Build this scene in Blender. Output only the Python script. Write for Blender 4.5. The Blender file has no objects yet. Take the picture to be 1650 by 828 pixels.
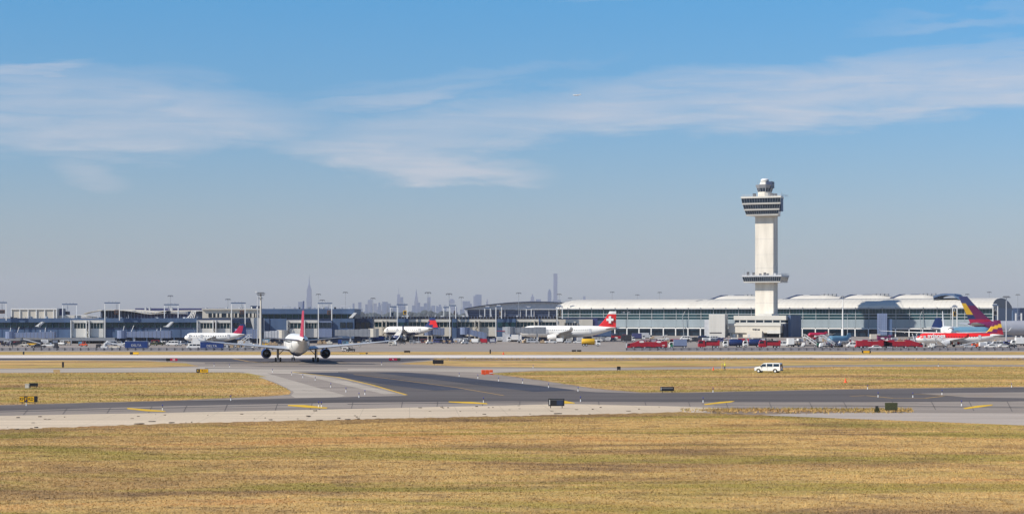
import bpy, bmesh, math, random
from mathutils import Vector, Matrix
from mathutils.geometry import tessellate_polygon
import numpy as np
R_ = math.radians
random.seed(7)
np.random.seed(7)
SC = bpy.context.scene
COL = SC.collection

# ---------------------------------------------------------------- camera
F, CX, HY, CH = 3150.0, 825.0, 510.0, 12.0      # focal length in photo pixels, centre column, horizon row, camera height (m)
cam_d = bpy.data.cameras.new("camera"); cam = bpy.data.objects.new("camera", cam_d); COL.objects.link(cam)
cam.location = (0, 0, CH); cam.rotation_euler = (R_(90), 0, 0)
cam_d.sensor_width = 36; cam_d.lens = 36 * F / 1650; cam_d.shift_y = (HY - 414) / 1650
cam_d.clip_start = 1; cam_d.clip_end = 60000
SC.camera = cam
SC.view_settings.view_transform = 'Standard'; SC.view_settings.look = 'None'
SC.view_settings.exposure = 0.17; SC.view_settings.gamma = 1
SC.render.filter_size = 1.4 if hasattr(SC.render, 'filter_size') else 1.5
SC.cycles.max_bounces = 6; SC.cycles.transparent_max_bounces = 8

# ---------------------------------------------------------------- sun and sky
SUN_EL, SUN_SIDE = 38.5, 68.0                      # elevation; degrees left of straight behind the camera
ts = Vector((-math.sin(R_(SUN_SIDE)) * math.cos(R_(SUN_EL)), -math.cos(R_(SUN_SIDE)) * math.cos(R_(SUN_EL)), math.sin(R_(SUN_EL))))
sun_d = bpy.data.lights.new("sun", 'SUN'); sun = bpy.data.objects.new("sun", sun_d); COL.objects.link(sun)
sun_d.energy = 5.0; sun_d.angle = R_(0.53); sun_d.color = (1.0, 0.93, 0.82)
sun.rotation_euler = ts.to_track_quat('Z', 'Y').to_euler(); sun.location = (0, 0, 300)

W = bpy.data.worlds.new("World"); SC.world = W; W.use_nodes = True
nt = W.node_tree; nt.nodes.clear()
def N(t, nt_, **kw):
    n = nt_.nodes.new(t)
    for k, v in kw.items(): setattr(n, k, v)
    return n
def LK(nt_, a, b): nt_.links.new(a, b)
def setin(nt_, sock, v):
    if hasattr(v, 'links') or hasattr(v, 'is_linked'): nt_.links.new(v, sock)
    else: sock.default_value = v
def mth(nt_, op, a, b=None, c=None, clamp=False):
    n = nt_.nodes.new('ShaderNodeMath'); n.operation = op; n.use_clamp = clamp
    setin(nt_, n.inputs[0], a)
    if b is not None: setin(nt_, n.inputs[1], b)
    if c is not None: setin(nt_, n.inputs[2], c)
    return n.outputs[0]
def mixc(nt_, fac, a, b, mode='MIX'):
    n = nt_.nodes.new('ShaderNodeMix'); n.data_type = 'RGBA'; n.blend_type = mode
    setin(nt_, n.inputs[0], fac); setin(nt_, n.inputs[6], a); setin(nt_, n.inputs[7], b)
    return n.outputs[2]
def ramp(nt_, fac, stops, interp='LINEAR'):
    n = nt_.nodes.new('ShaderNodeValToRGB'); cr = n.color_ramp; cr.interpolation = interp
    while len(cr.elements) < len(stops): cr.elements.new(0.5)
    for e, (p, c) in zip(cr.elements, stops):
        e.position = p; e.color = (c if len(c) == 4 else (*c, 1)) if isinstance(c, tuple) else (c, c, c, 1)
    setin(nt_, n.inputs[0], fac); return n.outputs[0]
def noise(nt_, vec, scale, detail=4, rough=0.55, dist=0.0):
    n = nt_.nodes.new('ShaderNodeTexNoise'); n.inputs['Scale'].default_value = scale
    n.inputs['Detail'].default_value = detail; n.inputs['Roughness'].default_value = rough
    n.inputs['Distortion'].default_value = dist
    if vec is not None: nt_.links.new(vec, n.inputs['Vector'])
    return n.outputs[0]
def mapping(nt_, vec, scale=(1, 1, 1), rot=(0, 0, 0), loc=(0, 0, 0)):
    n = nt_.nodes.new('ShaderNodeMapping'); nt_.links.new(vec, n.inputs[0])
    n.inputs['Scale'].default_value = scale; n.inputs['Rotation'].default_value = rot; n.inputs['Location'].default_value = loc
    return n.outputs[0]

sky = N('ShaderNodeTexSky', nt); sky.sky_type = 'NISHITA'; sky.sun_disc = False
sky.sun_elevation = R_(SUN_EL)
sky.sun_rotation = math.atan2(ts.x, ts.y)
sky.altitude = 0; sky.air_density = 1.0; sky.dust_density = 0.6; sky.ozone_density = 2.0
tc = N('ShaderNodeTexCoord', nt)
sp = N('ShaderNodeSeparateXYZ', nt); LK(nt, tc.outputs['Generated'], sp.inputs[0])
el = mth(nt, 'ARCSINE', sp.outputs[2])                     # elevation, radians
az = mth(nt, 'ARCTAN2', sp.outputs[0], sp.outputs[1])      # azimuth from straight ahead, radians
# clear-air colour of the low sky: blue deepens with elevation
tint = ramp(nt, mth(nt, 'MULTIPLY', el, 1 / 0.5, clamp=True),
            [(0.0, (0.75, 0.80, 1.07)), (0.10, (0.71, 0.83, 1.09)), (0.20, (0.53, 0.85, 1.17)), (0.33, (0.37, 0.92, 1.29)), (0.6, (0.38, 0.74, 1.12)), (1.0, (0.42, 0.68, 1.0))])
skyc = mixc(nt, 1.0, sky.outputs[0], tint, 'MULTIPLY')
# cirrus veils: long drawn-out streaks, in angular coordinates (photo pixel = 3150 x angle)
cmb = N('ShaderNodeCombineXYZ', nt); LK(nt, az, cmb.inputs[0]); LK(nt, el, cmb.inputs[1])
def wispy(sx, sy, rot, sc, det, seed):
    return noise(nt, mapping(nt, cmb.outputs[0], (sx, sy, 1), (0, 0, R_(rot)), (seed, seed * 1.7, 0)), sc, det, 0.62, 0.6)
n1 = wispy(9, 46, 5, 1.0, 7, 1.3)
n2 = wispy(16, 190, 6, 1.0, 9, 4.1)
n3 = wispy(5, 20, -4, 1.0, 5, 9.4)
def lobe(px, py, lx, ly, rot, amp, hard=1.45):
    """one drawn-out veil centred on a bearing, soft edged and ragged by the noise"""
    a0, e0 = (px - CX) / F, (HY - py) / F
    c, s = math.cos(R_(rot)), math.sin(R_(rot))
    dx = mth(nt, 'SUBTRACT', az, a0); dy = mth(nt, 'SUBTRACT', el, e0)
    wob = mth(nt, 'ADD', mth(nt, 'MULTIPLY', mth(nt, 'SUBTRACT', n1, 0.5), 0.040), mth(nt, 'MULTIPLY', mth(nt, 'SUBTRACT', n2, 0.5), 0.010))
    dy = mth(nt, 'ADD', dy, wob)
    u = mth(nt, 'DIVIDE', mth(nt, 'ADD', mth(nt, 'MULTIPLY', dx, c), mth(nt, 'MULTIPLY', dy, s)), lx / F)
    v = mth(nt, 'DIVIDE', mth(nt, 'SUBTRACT', mth(nt, 'MULTIPLY', dy, c), mth(nt, 'MULTIPLY', dx, s)), ly / F)
    d = mth(nt, 'ADD', mth(nt, 'MULTIPLY', u, u), mth(nt, 'MULTIPLY', v, v))
    return mth(nt, 'MULTIPLY', mth(nt, 'MULTIPLY', mth(nt, 'POWER', mth(nt, 'SUBTRACT', 1.0, d, clamp=True), 1.25), hard, clamp=True), amp)
lobes = [lobe(1330, 160, 760, 64, 4, 0.56), lobe(1500, 118, 420, 30, 4, .35), lobe(170, 192, 430, 76, -2, 0.46), lobe(60, 128, 130, 18, 1, 0.42),
         lobe(655, 264, 260, 42, -5, 0.62), lobe(760, 205, 330, 48, 5, 0.40), lobe(640, 158, 240, 20, 6, .36, 1.0), lobe(740, 122, 300, 18, 6, .16, 1.0),
         lobe(155, 282, 74, 26, -14, 0.34, 1.0), lobe(1000, 0, 140, 8, 3, .15, 1.0), lobe(1560, 48, 230, 16, 3, .2, 1.0),
         lobe(-900, 240, 700, 60, 3, .5), lobe(2500, 90, 800, 70, 5, .5)]
cl = lobes[0]
for l in lobes[1:]: cl = mth(nt, 'MAXIMUM', cl, l)
tex = mth(nt, 'ADD', mth(nt, 'MULTIPLY', ramp(nt, n1, [(0.34, 0.0), (0.66, 1.0)]), 0.5),
          mth(nt, 'MULTIPLY', ramp(nt, n2, [(0.36, 0.0), (0.66, 1.0)]), 0.5))
hi = mth(nt, 'MULTIPLY', ramp(nt, n3, [(0.52, 0.0), (0.75, 0.2)]), ramp(nt, el, [(0.17, 0.0), (0.3, 1.0)]))   # ordinary cirrus higher up
cov = mth(nt, 'ADD', mth(nt, 'MULTIPLY', cl, mth(nt, 'ADD', mth(nt, 'MULTIPLY', tex, 0.95), 0.33)), hi, clamp=True)
skyc = mixc(nt, cov, skyc, (6.7, 6.6, 7.1, 1))
bg = N('ShaderNodeBackground', nt); LK(nt, skyc, bg.inputs[0]); bg.inputs[1].default_value = 0.09
wo = N('ShaderNodeOutputWorld', nt); LK(nt, bg.outputs[0], wo.inputs[0])

# ---------------------------------------------------------------- helpers
def P(px, py, Y):
    """world point that the photograph shows at (px, py), at distance Y"""
    return Vector(((px - CX) / F * Y, Y, CH - (py - HY) / F * Y))
def GY(py): return CH * F / (py - HY)
def G(px, py, z=0.0):
    Y = GY(py); return Vector(((px - CX) / F * Y, Y, z))
def ZZ(py, Y): return CH - (py - HY) / F * Y
def XX(px, Y): return (px - CX) / F * Y

MATS = {}
def mat(name, col, rough=0.6, metal=0.0, vary=0.12, scale=0.6, bump=0.0, spec=0.5, streak=False, space='Object'):
    if name in MATS: return MATS[name]
    m = bpy.data.materials.new(name); m.use_nodes = True; t = m.node_tree
    b = t.nodes['Principled BSDF']
    b.inputs['Roughness'].default_value = rough; b.inputs['Metallic'].default_value = metal
    b.inputs['Specular IOR Level'].default_value = spec
    c = t.nodes.new('ShaderNodeTexCoord')
    vec = c.outputs[space]
    if streak: vec = mapping(t, vec, (1, 1, 0.15))
    nz = noise(t, vec, scale, 6, 0.6)
    lo = tuple(x * (1 - vary) for x in col[:3]); hi_ = tuple(min(1, x * (1 + vary)) for x in col[:3])
    LK(t, ramp(t, nz, [(0.3, lo), (0.7, hi_)]), b.inputs['Base Color'])
    if bump:
        bn = t.nodes.new('ShaderNodeBump'); bn.inputs['Strength'].default_value = bump
        LK(t, noise(t, vec, scale * 6, 4), bn.inputs['Height']); LK(t, bn.outputs[0], b.inputs['Normal'])
    MATS[name] = m; return m

M = {
 'white': mat('white_paint', (0.80, 0.79, 0.76), 0.35, vary=0.06),
 'jetwhite': mat('aircraft_white', (0.82, 0.80, 0.75), 0.28, vary=0.05, scale=0.3),
 'roofwhite': mat('roof_membrane', (0.60, 0.57, 0.505), 0.6, vary=0.07, scale=0.15, streak=True),
 'conc': mat('tower_concrete', (0.70, 0.645, 0.55), 0.8, vary=0.17, scale=0.25, streak=True, bump=.1),
 'cream': mat('cream_cladding', (0.62, 0.57, 0.48), 0.7, vary=0.08, scale=.3, streak=True),
 'louv': mat('grey_green_louvres', (0.33, 0.39, 0.42), 0.55, vary=.1, scale=.2, streak=True),
 'ltwall': mat('pale_grey_cladding', (0.62, 0.60, 0.55), 0.65, vary=0.08, scale=.3, streak=True),
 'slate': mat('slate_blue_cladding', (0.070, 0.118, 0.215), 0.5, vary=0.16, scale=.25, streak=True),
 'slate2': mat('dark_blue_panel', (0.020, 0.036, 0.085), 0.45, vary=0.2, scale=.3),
 'navy': mat('navy_paint', (0.012, 0.03, 0.12), 0.35, vary=0.1),
 'blue': mat('blue_paint', (0.012, 0.045, 0.20), 0.4, vary=0.12),
 'ltblue': mat('pale_blue_paint', (0.13, 0.27, 0.38), 0.35, vary=0.08),
 'purple': mat('violet_blue_paint', (0.055, 0.06, 0.17), 0.45, vary=0.12),
 'red': mat('red_paint', (0.36, 0.008, 0.022), 0.4, vary=0.12),
 'brightred': mat('bright_red_paint', (0.68, 0.015, 0.015), 0.35, vary=0.06),
 'crimson': mat('crimson_paint', (0.45, 0.012, 0.06), 0.35, vary=0.08),
 'maroon': mat('maroon_paint', (0.16, 0.012, 0.08), 0.4, vary=0.1),
 'orange': mat('orange_plastic', (0.85, 0.10, 0.015), 0.5, vary=0.08),
 'yellow': mat('yellow_paint', (0.72, 0.42, 0.02), 0.45, vary=0.1),
 'signyel': mat('sign_yellow', (0.90, 0.50, 0.01), 0.4, vary=0.05),
 'black': mat('black_paint', (0.012, 0.012, 0.015), 0.45, vary=0.2),
 'rubber': mat('tyre_rubber', (0.018, 0.018, 0.02), 0.85, vary=0.2),
 'dark': mat('dark_machinery', (0.035, 0.035, 0.045), 0.6, vary=0.3),
 'grey': mat('grey_metal', (0.30, 0.31, 0.33), 0.45, 0.3, vary=0.12),
 'ltgrey': mat('light_grey_paint', (0.50, 0.51, 0.53), 0.45, vary=0.1),
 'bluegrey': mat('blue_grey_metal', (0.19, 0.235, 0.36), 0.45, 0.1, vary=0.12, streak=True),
 'tan': mat('tan_crates', (0.42, 0.30, 0.18), 0.7, vary=0.25, scale=2),
 'glass': mat('dark_window_glass', (0.012, 0.026, 0.045), 0.12, 0.0, vary=0.4, scale=.2, spec=.5),
 'teal': mat('green_blue_glass', (0.010, 0.050, 0.062), 0.2, 0.0, vary=0.5, scale=.12, spec=.45),
 'green': mat('green_paint', (0.02, 0.18, 0.09), 0.4, vary=0.1),
 'steel': mat('galvanised_steel', (0.42, 0.43, 0.44), 0.4, 0.5, vary=0.1),
 'wingtop': mat('wing_grey', (0.48, 0.49, 0.50), 0.4, 0.15, vary=0.08),
 'silver': mat('silver_fuselage', (0.42, 0.43, 0.47), 0.35, 0.2, vary=0.07),
 'fan': mat('engine_dark_metal', (0.03, 0.03, 0.035), 0.35, 0.6, vary=0.3),
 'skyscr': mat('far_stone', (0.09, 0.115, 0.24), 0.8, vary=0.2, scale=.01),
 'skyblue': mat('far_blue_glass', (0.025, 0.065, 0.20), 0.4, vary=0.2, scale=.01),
 'shade_sheen_grey': mat('painted_shade_and_sheen_grey', (0.16, 0.155, 0.15), 0.4),  # stands in for shade on stabilisers and sheen on a sign
 'fence': mat('weathered_fence_steel', (0.10, 0.105, 0.13), 0.6, vary=.35, scale=.4),
 'lens': mat('blue_lens', (0.02, 0.03, 0.5), 0.2),
 'brick': mat('brown_sign_panel', (0.12, 0.05, 0.03), 0.6, vary=.2),
 'skin': mat('skin', (0.40, 0.22, 0.15), 0.6),
 'hivis': mat('high_visibility_yellow', (0.65, 0.62, 0.05), 0.7),
 'trouser': mat('dark_trousers', (0.02, 0.022, 0.03), 0.9),
 'olive': mat('back_of_sign_olive', (0.055, 0.06, 0.02), 0.6, vary=.3, scale=3),
}

class MB:
    """collects faces; build() links them as ONE mesh object"""
    def __init__(s): s.v = []; s.f = []; s.mi = []; s.cur = 0
    def add(s, vs, fs, M4=None, mi=None):
        o = len(s.v)
        for v in vs:
            v = Vector(v); s.v.append(tuple(M4 @ v) if M4 is not None else tuple(v))
        for f in fs: s.f.append(tuple(i + o for i in f)); s.mi.append(s.cur if mi is None else mi)
        return s
    def box(s, x0, x1, y0, y1, z0, z1, M4=None, mi=None):
        return s.add([(x0, y0, z0), (x1, y0, z0), (x1, y1, z0), (x0, y1, z0), (x0, y0, z1), (x1, y0, z1), (x1, y1, z1), (x0, y1, z1)],
                     [(0, 3, 2, 1), (4, 5, 6, 7), (0, 1, 5, 4), (1, 2, 6, 5), (2, 3, 7, 6), (3, 0, 4, 7)], M4, mi)
    def prism(s, poly, y0, y1, M4=None, mi=None, ins=None):
        """side outline in x,z drawn clockwise or not, extruded along y"""
        n = len(poly)
        a = sum(poly[i][0] * poly[(i + 1) % n][1] - poly[(i + 1) % n][0] * poly[i][1] for i in range(n))
        if a < 0: poly = poly[::-1]
        vs = [(x, y0, z) for x, z in poly] + [(x, y1, z) for x, z in poly]
        fs = [tuple(range(n)), tuple(range(2 * n - 1, n - 1, -1))] + [(i, i + n, (i + 1) % n + n, (i + 1) % n) for i in range(n)]
        return s.add(vs, fs, M4, mi)
    def plan(s, poly, z0, z1, top=None, M4=None, mi=None):
        n = len(poly)
        a = sum(poly[i][0] * poly[(i + 1) % n][1] - poly[(i + 1) % n][0] * poly[i][1] for i in range(n))
        if a < 0: poly = poly[::-1]; top = top[::-1] if top else None
        tp = top or poly
        vs = [(x, y, z0) for x, y in poly] + [(x, y, z1) for x, y in tp]
        fs = [tuple(range(n - 1, -1, -1)), tuple(range(n, 2 * n))] + [(i, (i + 1) % n, (i + 1) % n + n, i + n) for i in range(n)]
        return s.add(vs, fs, M4, mi)
    def tube(s, a, b, r, r2=None, n=8, mi=None):
        a = Vector(a); b = Vector(b); r2 = r if r2 is None else r2
        q = (b - a).to_track_quat('Z', 'Y').to_matrix().to_4x4(); L = (b - a).length
        M4 = Matrix.Translation(a) @ q
        vs = [(r * math.cos(2 * math.pi * i / n), r * math.sin(2 * math.pi * i / n), 0) for i in range(n)] + \
             [(r2 * math.cos(2 * math.pi * i / n), r2 * math.sin(2 * math.pi * i / n), L) for i in range(n)]
        fs = [tuple(range(n - 1, -1, -1)), tuple(range(n, 2 * n))] + [(i, (i + 1) % n, (i + 1) % n + n, i + n) for i in range(n)]
        return s.add(vs, fs, M4, mi)
    def rings(s, rings, cap0=True, cap1=True, close=True, mifn=None):
        """loft through rings of equal point counts"""
        n = len(rings[0]); o = len(s.v)
        for r in rings: s.v += [tuple(p) for p in r]
        for k in range(len(rings) - 1):
            for i in range(n if close else n - 1):
                j = (i + 1) % n
                f = (o + k * n + i, o + k * n + j, o + (k + 1) * n + j, o + (k + 1) * n + i)
                s.f.append(f)
                if mifn:
                    c = sum((Vector(s.v[q]) for q in f), Vector()) / 4; s.mi.append(mifn(c))
                else: s.mi.append(s.cur)
        if cap0: s.f.append(tuple(o + i for i in range(n - 1, -1, -1))); s.mi.append(s.cur if not mifn else mifn(sum((Vector(p) for p in rings[0]), Vector()) / n))
        if cap1: s.f.append(tuple(o + (len(rings) - 1) * n + i for i in range(n))); s.mi.append(s.cur if not mifn else mifn(sum((Vector(p) for p in rings[-1]), Vector()) / n))
        return s
    def lathe_x(s, prof, n=20, c=(0, 0, 0), mifn=None, cap0=False, cap1=False):
        rs = [[(c[0] + x, c[1] + r * math.cos(2 * math.pi * i / n), c[2] + r * math.sin(2 * math.pi * i / n)) for i in range(n)] for x, r in prof]
        return s.rings(rs, cap0, cap1, True, mifn)
    def build(s, name, mats, parent=None, smooth=False, kind=None, loc=None):
        me = bpy.data.meshes.new(name); me.from_pydata(s.v, [], s.f)
        for m_ in (mats if isinstance(mats, (list, tuple)) else [mats]): me.materials.append(m_)
        me.polygons.foreach_set('material_index', s.mi)
        if smooth:
            me.polygons.foreach_set('use_smooth', [True] * len(s.f))
        bm = bmesh.new(); bm.from_mesh(me); bmesh.ops.recalc_face_normals(bm, faces=bm.faces)
        if smooth:
            for e in bm.edges:
                if len(e.link_faces) == 2 and e.calc_face_angle(0) > 0.7: e.smooth = False
        bm.to_mesh(me); bm.free()
        o = bpy.data.objects.new(name, me); COL.objects.link(o)
        if parent is not None: o.parent = parent
        if loc is not None: o.location = loc
        if kind: o['kind'] = kind
        return o

def tag(o, label, cat, group=None):
    o['label'] = label; o['category'] = cat
    if group: o['group'] = group
    return o
def thing(name, label, cat, loc=(0, 0, 0), rz=0.0, group=None):
    o = bpy.data.objects.new(name, None); COL.objects.link(o); o.empty_display_size = 1
    o.location = loc; o.rotation_euler = (0, 0, rz); return tag(o, label, cat, group)
def copy_tree(o, parent=None):
    c = o.copy(); COL.objects.link(c); c.parent = parent
    for ch in KIDS.get(o.name, []): copy_tree(ch, c)
    return c
KIDS = {}
def index_kids():
    KIDS.clear()
    for o in COL.objects:
        if o.parent: KIDS.setdefault(o.parent.name, []).append(o)
def text(s, size, m, parent, loc, rot, name='lettering', ext=0.01, bold=0.0, sx=1.0):
    cu = bpy.data.curves.new('t', 'FONT'); cu.body = s; cu.size = size; cu.align_x = 'CENTER'; cu.align_y = 'CENTER'
    cu.extrude = ext; cu.offset = bold; cu.resolution_u = 3
    o = bpy.data.objects.new('t', cu); COL.objects.link(o)
    bpy.context.view_layer.update()
    me = bpy.data.meshes.new_from_object(o.evaluated_get(bpy.context.evaluated_depsgraph_get()))
    COL.objects.unlink(o); bpy.data.objects.remove(o)
    me.name = name; me.materials.clear(); me.materials.append(m)
    t_ = bpy.data.objects.new(name, me); COL.objects.link(t_); t_.parent = parent; t_.location = loc; t_.rotation_euler = rot; t_.scale = (sx, 1, 1)
    return t_

def rag(poly, ax=3.0, ay=.35, step=9.0, seed=1):
    """break the outline of a soil or grass patch into an uneven edge"""
    r = random.Random(seed); out = []
    for (x0, y0), (x1, y1) in zip(poly, poly[1:] + poly[:1]):
        n = max(1, int(abs(x1 - x0) / step))
        for i in range(n):
            u = i / n; out.append((x0 + (x1 - x0) * u + r.uniform(-ax, ax) * (i > 0), y0 + (y1 - y0) * u + r.uniform(-ay, ay) * (i > 0)))
    return out
def sheet(name, polys, z, m, kind='structure', parent=None):
    """flat sheet from outlines given as photo pixels on the ground"""
    mb = MB()
    for pl in polys:
        pts = [G(x, y, z) for x, y in pl]
        tri = tessellate_polygon([pts])
        mb.add(pts, [tuple(t) for t in tri])
    me = bpy.data.meshes.new(name); me.from_pydata(mb.v, [], mb.f); me.materials.append(m)
    bm = bmesh.new(); bm.from_mesh(me)
    for f in bm.faces:
        f.normal_update()
        if f.normal.z < 0: f.normal_flip()
    bm.to_mesh(me); bm.free()
    o = bpy.data.objects.new(name, me); COL.objects.link(o)
    if kind: o['kind'] = kind
    if parent: o.parent = parent
    return o

# ---------------------------------------------------------------- ground materials
def grass_mat(name, green=0.5, tuft=False, dim=(1, 1, 1)):
    m = bpy.data.materials.new(name); m.use_nodes = True; t = m.node_tree; b = t.nodes['Principled BSDF']
    g = t.nodes.new('ShaderNodeNewGeometry'); pos = g.outputs['Position']
    sx = t.nodes.new('ShaderNodeVectorMath'); sx.operation = 'MULTIPLY'; LK(t, pos, sx.inputs[0]); sx.inputs[1].default_value = (1, 1, 0)
    flat = sx.outputs[0]
    big = noise(t, mapping(t, flat, (0.020, 0.050, 1), (0, 0, R_(6))), 1.0, 8, 0.64, 1.2)
    big2 = noise(t, mapping(t, flat, (0.018, 0.062, 1), (0, 0, R_(-4)), (31, 7, 0)), 1.0, 7, 0.62, 0.9)
    med = noise(t, mapping(t, flat, (0.30, 0.42, 1)), 1.0, 6, 0.65)
    fine = noise(t, flat, 3.2, 5, 0.7)
    vf = noise(t, flat, 14.0, 3, 0.7)
    c = ramp(t, big, [(0.36, (0.26, 0.165, 0.080)), (0.45, (0.42, 0.268, 0.108)), (0.53, (0.52, 0.350, 0.136)), (0.64, (0.51, 0.295, 0.115))])
    gm = ramp(t, big2, [(0.485 - 0.22 * (green - .5), 0.0), (0.59 - 0.22 * (green - .5), 1.0)])
    gfac = mth(t, 'MULTIPLY', gm, mth(t, 'ADD', mth(t, 'MULTIPLY', med, 1.0), 0.28), clamp=True)
    c = mixc(t, mth(t, 'MULTIPLY', gfac, 0.75), c, (0.235, 0.215, 0.040, 1))
    c = mixc(t, ramp(t, med, [(0.36, 0.55), (0.50, 0.0)]), c, (0.20, 0.135, 0.075, 1))
    k = mth(t, 'MULTIPLY', mth(t, 'ADD', mth(t, 'MULTIPLY', fine, 0.7), 0.72), mth(t, 'ADD', mth(t, 'MULTIPLY', vf, 0.5), 0.82))
    cc = t.nodes.new('ShaderNodeVectorMath'); cc.operation = 'SCALE'; LK(t, c, cc.inputs[0]); LK(t, k, cc.inputs[3])
    dm = t.nodes.new('ShaderNodeVectorMath'); dm.operation = 'MULTIPLY'; LK(t, cc.outputs[0], dm.inputs[0]); dm.inputs[1].default_value = dim
    LK(t, dm.outputs[0], b.inputs['Base Color'])
    b.inputs['Roughness'].default_value = 0.95; b.inputs['Specular IOR Level'].default_value = 0.1
    if not tuft:
        bn = t.nodes.new('ShaderNodeBump'); bn.inputs['Strength'].default_value = 0.7; bn.inputs['Distance'].default_value = 0.25
        LK(t, mth(t, 'ADD', fine, med), bn.inputs['Height']); LK(t, bn.outputs[0], b.inputs['Normal'])
    return m
def pave_mat(name, col, var=0.18, streakcol=None, rot=0, dirt=0.25, rough=0.85, joints=None):
    m = bpy.data.materials.new(name); m.use_nodes = True; t = m.node_tree; b = t.nodes['Principled BSDF']
    g = t.nodes.new('ShaderNodeNewGeometry'); pos = g.outputs['Position']
    big = noise(t, mapping(t, pos, (0.012, 0.07, 1), (0, 0, R_(rot))), 1.0, 7, 0.6, 0.4)
    med = noise(t, mapping(t, pos, (0.022, 0.42, 1), (0, 0, R_(rot))), 1.0, 7, 0.68)
    fine = noise(t, pos, 2.5, 5, 0.7)
    lo = tuple(x * (1 - var) for x in col); hi_ = tuple(x * (1 + var) for x in col)
    c = ramp(t, big, [(0.3, lo), (0.7, hi_)])
    c = mixc(t, ramp(t, med, [(0.38, dirt), (0.54, 0.0)]), c, tuple(x * 0.55 for x in col) + (1,))
    c = mixc(t, ramp(t, med, [(0.54, 0.0), (0.70, dirt)]), c, tuple(min(.8, x * 1.35) for x in col) + (1,))
    k = mth(t, 'ADD', mth(t, 'MULTIPLY', fine, 0.5), 0.75)
    if joints:
        br = t.nodes.new('ShaderNodeTexBrick'); LK(t, mapping(t, pos, (1, 1, 1), (0, 0, R_(rot))), br.inputs[0])
        br.offset = 0; br.inputs['Scale'].default_value = 1.0; br.inputs['Brick Width'].default_value = joints; br.inputs['Row Height'].default_value = joints
        br.inputs['Mortar Size'].default_value = 0.05
        k = mth(t, 'MULTIPLY', k, mth(t, 'SUBTRACT', 1.0, mth(t, 'MULTIPLY', br.outputs[1], 0.2)))
    cc = t.nodes.new('ShaderNodeVectorMath'); cc.operation = 'SCALE'; LK(t, c, cc.inputs[0]); LK(t, k, cc.inputs[3])
    LK(t, cc.outputs[0], b.inputs['Base Color'])
    b.inputs['Roughness'].default_value = rough; b.inputs['Specular IOR Level'].default_value = 0.2
    bn = t.nodes.new('ShaderNodeBump'); bn.inputs['Strength'].default_value = 0.2; bn.inputs['Distance'].default_value = 0.05
    LK(t, fine, bn.inputs['Height']); LK(t, bn.outputs[0], b.inputs['Normal'])
    return m
PV_STRK = pave_mat('tyre_rubber_streaks', (0.17, 0.15, 0.135), 0.2, dirt=.5)
GR = grass_mat('dry_grass', 0.5); GRG = grass_mat('greener_grass', 1.25); GRT = grass_mat('grass_tuft', 0.5, True)
PV_MID = pave_mat('grey_pavement', (0.30, 0.255, 0.215), 0.20, rot=1.5, dirt=.6)
PV_APR = pave_mat('apron_concrete', (0.31, 0.27, 0.235), 0.18, dirt=.55)
PV_DARK = pave_mat('dark_asphalt', (0.118, 0.104, 0.098), 0.24, rot=1, dirt=.55)
PV_BLUE = pave_mat('sealed_black_asphalt', (0.058, 0.060, 0.078), 0.25, rot=-25, dirt=.4)
PV_PALE = pave_mat('pale_shoulder_concrete', (0.60, 0.49, 0.355), 0.10, rot=-3, dirt=.35, joints=6)
PV_WHITE = pave_mat('white_runway_concrete', (0.66, 0.60, 0.54), 0.06, dirt=.15)
PV_LITE = pave_mat('light_taxiway_concrete', (0.43, 0.375, 0.31), 0.12, rot=-30, dirt=.4)
PV_RWY = pave_mat('runway_asphalt', (0.085, 0.078, 0.085), 0.2, dirt=.3)
PV_DIRT = pave_mat('bare_soil', (0.27, 0.20, 0.14), 0.25, dirt=.7)
PV_GREYC = pave_mat('grey_shoulder_concrete', (0.42, 0.36, 0.305), 0.12, dirt=.35)
MARK = pave_mat('yellow_marking', (0.70, 0.44, 0.03), 0.12, dirt=.15)
MARKF = pave_mat('faded_yellow_marking', (0.42, 0.27, 0.10), 0.15, dirt=.3)

# grass islands between the taxiways
ISL = {
 'left': [(-900, 606), (0, 600.8), (200, 600.2), (385, 600), (412, 606), (443, 617), (460, 625), (469, 631), (466, 635), (430, 638), (270, 645), (0, 652), (-900, 675)],
 'leftstrip': [(-900, 586), (0, 581), (100, 580.4), (240, 581.5), (300, 585), (321, 589.5), (250, 591.5), (0, 593.4), (-900, 598)],
 'rightstrip': [(640, 586), (700, 581), (850, 580.6), (1100, 579.8), (1650, 580), (2500, 579.6), (2500, 586), (1650, 587.6), (1350, 587.6), (1130, 591), (900, 592.2), (750, 590.4)],
 'right': [(788, 601.5), (860, 597.8), (1000, 596.6), (1130, 594.4), (1350, 590.6), (1650, 590.4), (2500, 589.5), (2500, 613), (1650, 622.6), (1360, 626.6), (1090, 632), (1030, 631.6), (960, 625.5), (900, 616.5), (840, 608)],
}
# ---------------------------------------------------------------- ground sheets (each 4 mm above the one below)
gm_ = MB(); gm_.add([(-9500, -500, 0), (9500, -500, 0), (9500, 24500, 0), (-9500, 24500, 0)], [(0, 1, 2, 3)])
g0 = gm_.build('ground', GR); g0['kind'] = 'structure'
sheet('apron', [[(-3200, 566.5), (4800, 566.5), (2900, 514), (-1500, 514)]], .004, PV_APR)
sheet('pavement', [[(-900, 571.5), (2600, 571.5), (2600, 716), (2250, 705), (1650, 685), (1500, 679), (1360, 674), (1220, 668.5), (1100, 664.5), (1000, 667), (810, 671), (540, 677), (270, 683.5), (0, 693), (-900, 713)]], .004, PV_MID)
sheet('shoulder', [[(-900, 697), (0, 669.5), (270, 664.8), (540, 659), (810, 653), (915, 650.5), (1090, 654.5), (1170, 657), (1130, 664.5), (1000, 667), (810, 671), (540, 677), (270, 683.5), (0, 693), (-900, 713)]], .008, PV_PALE)
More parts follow.
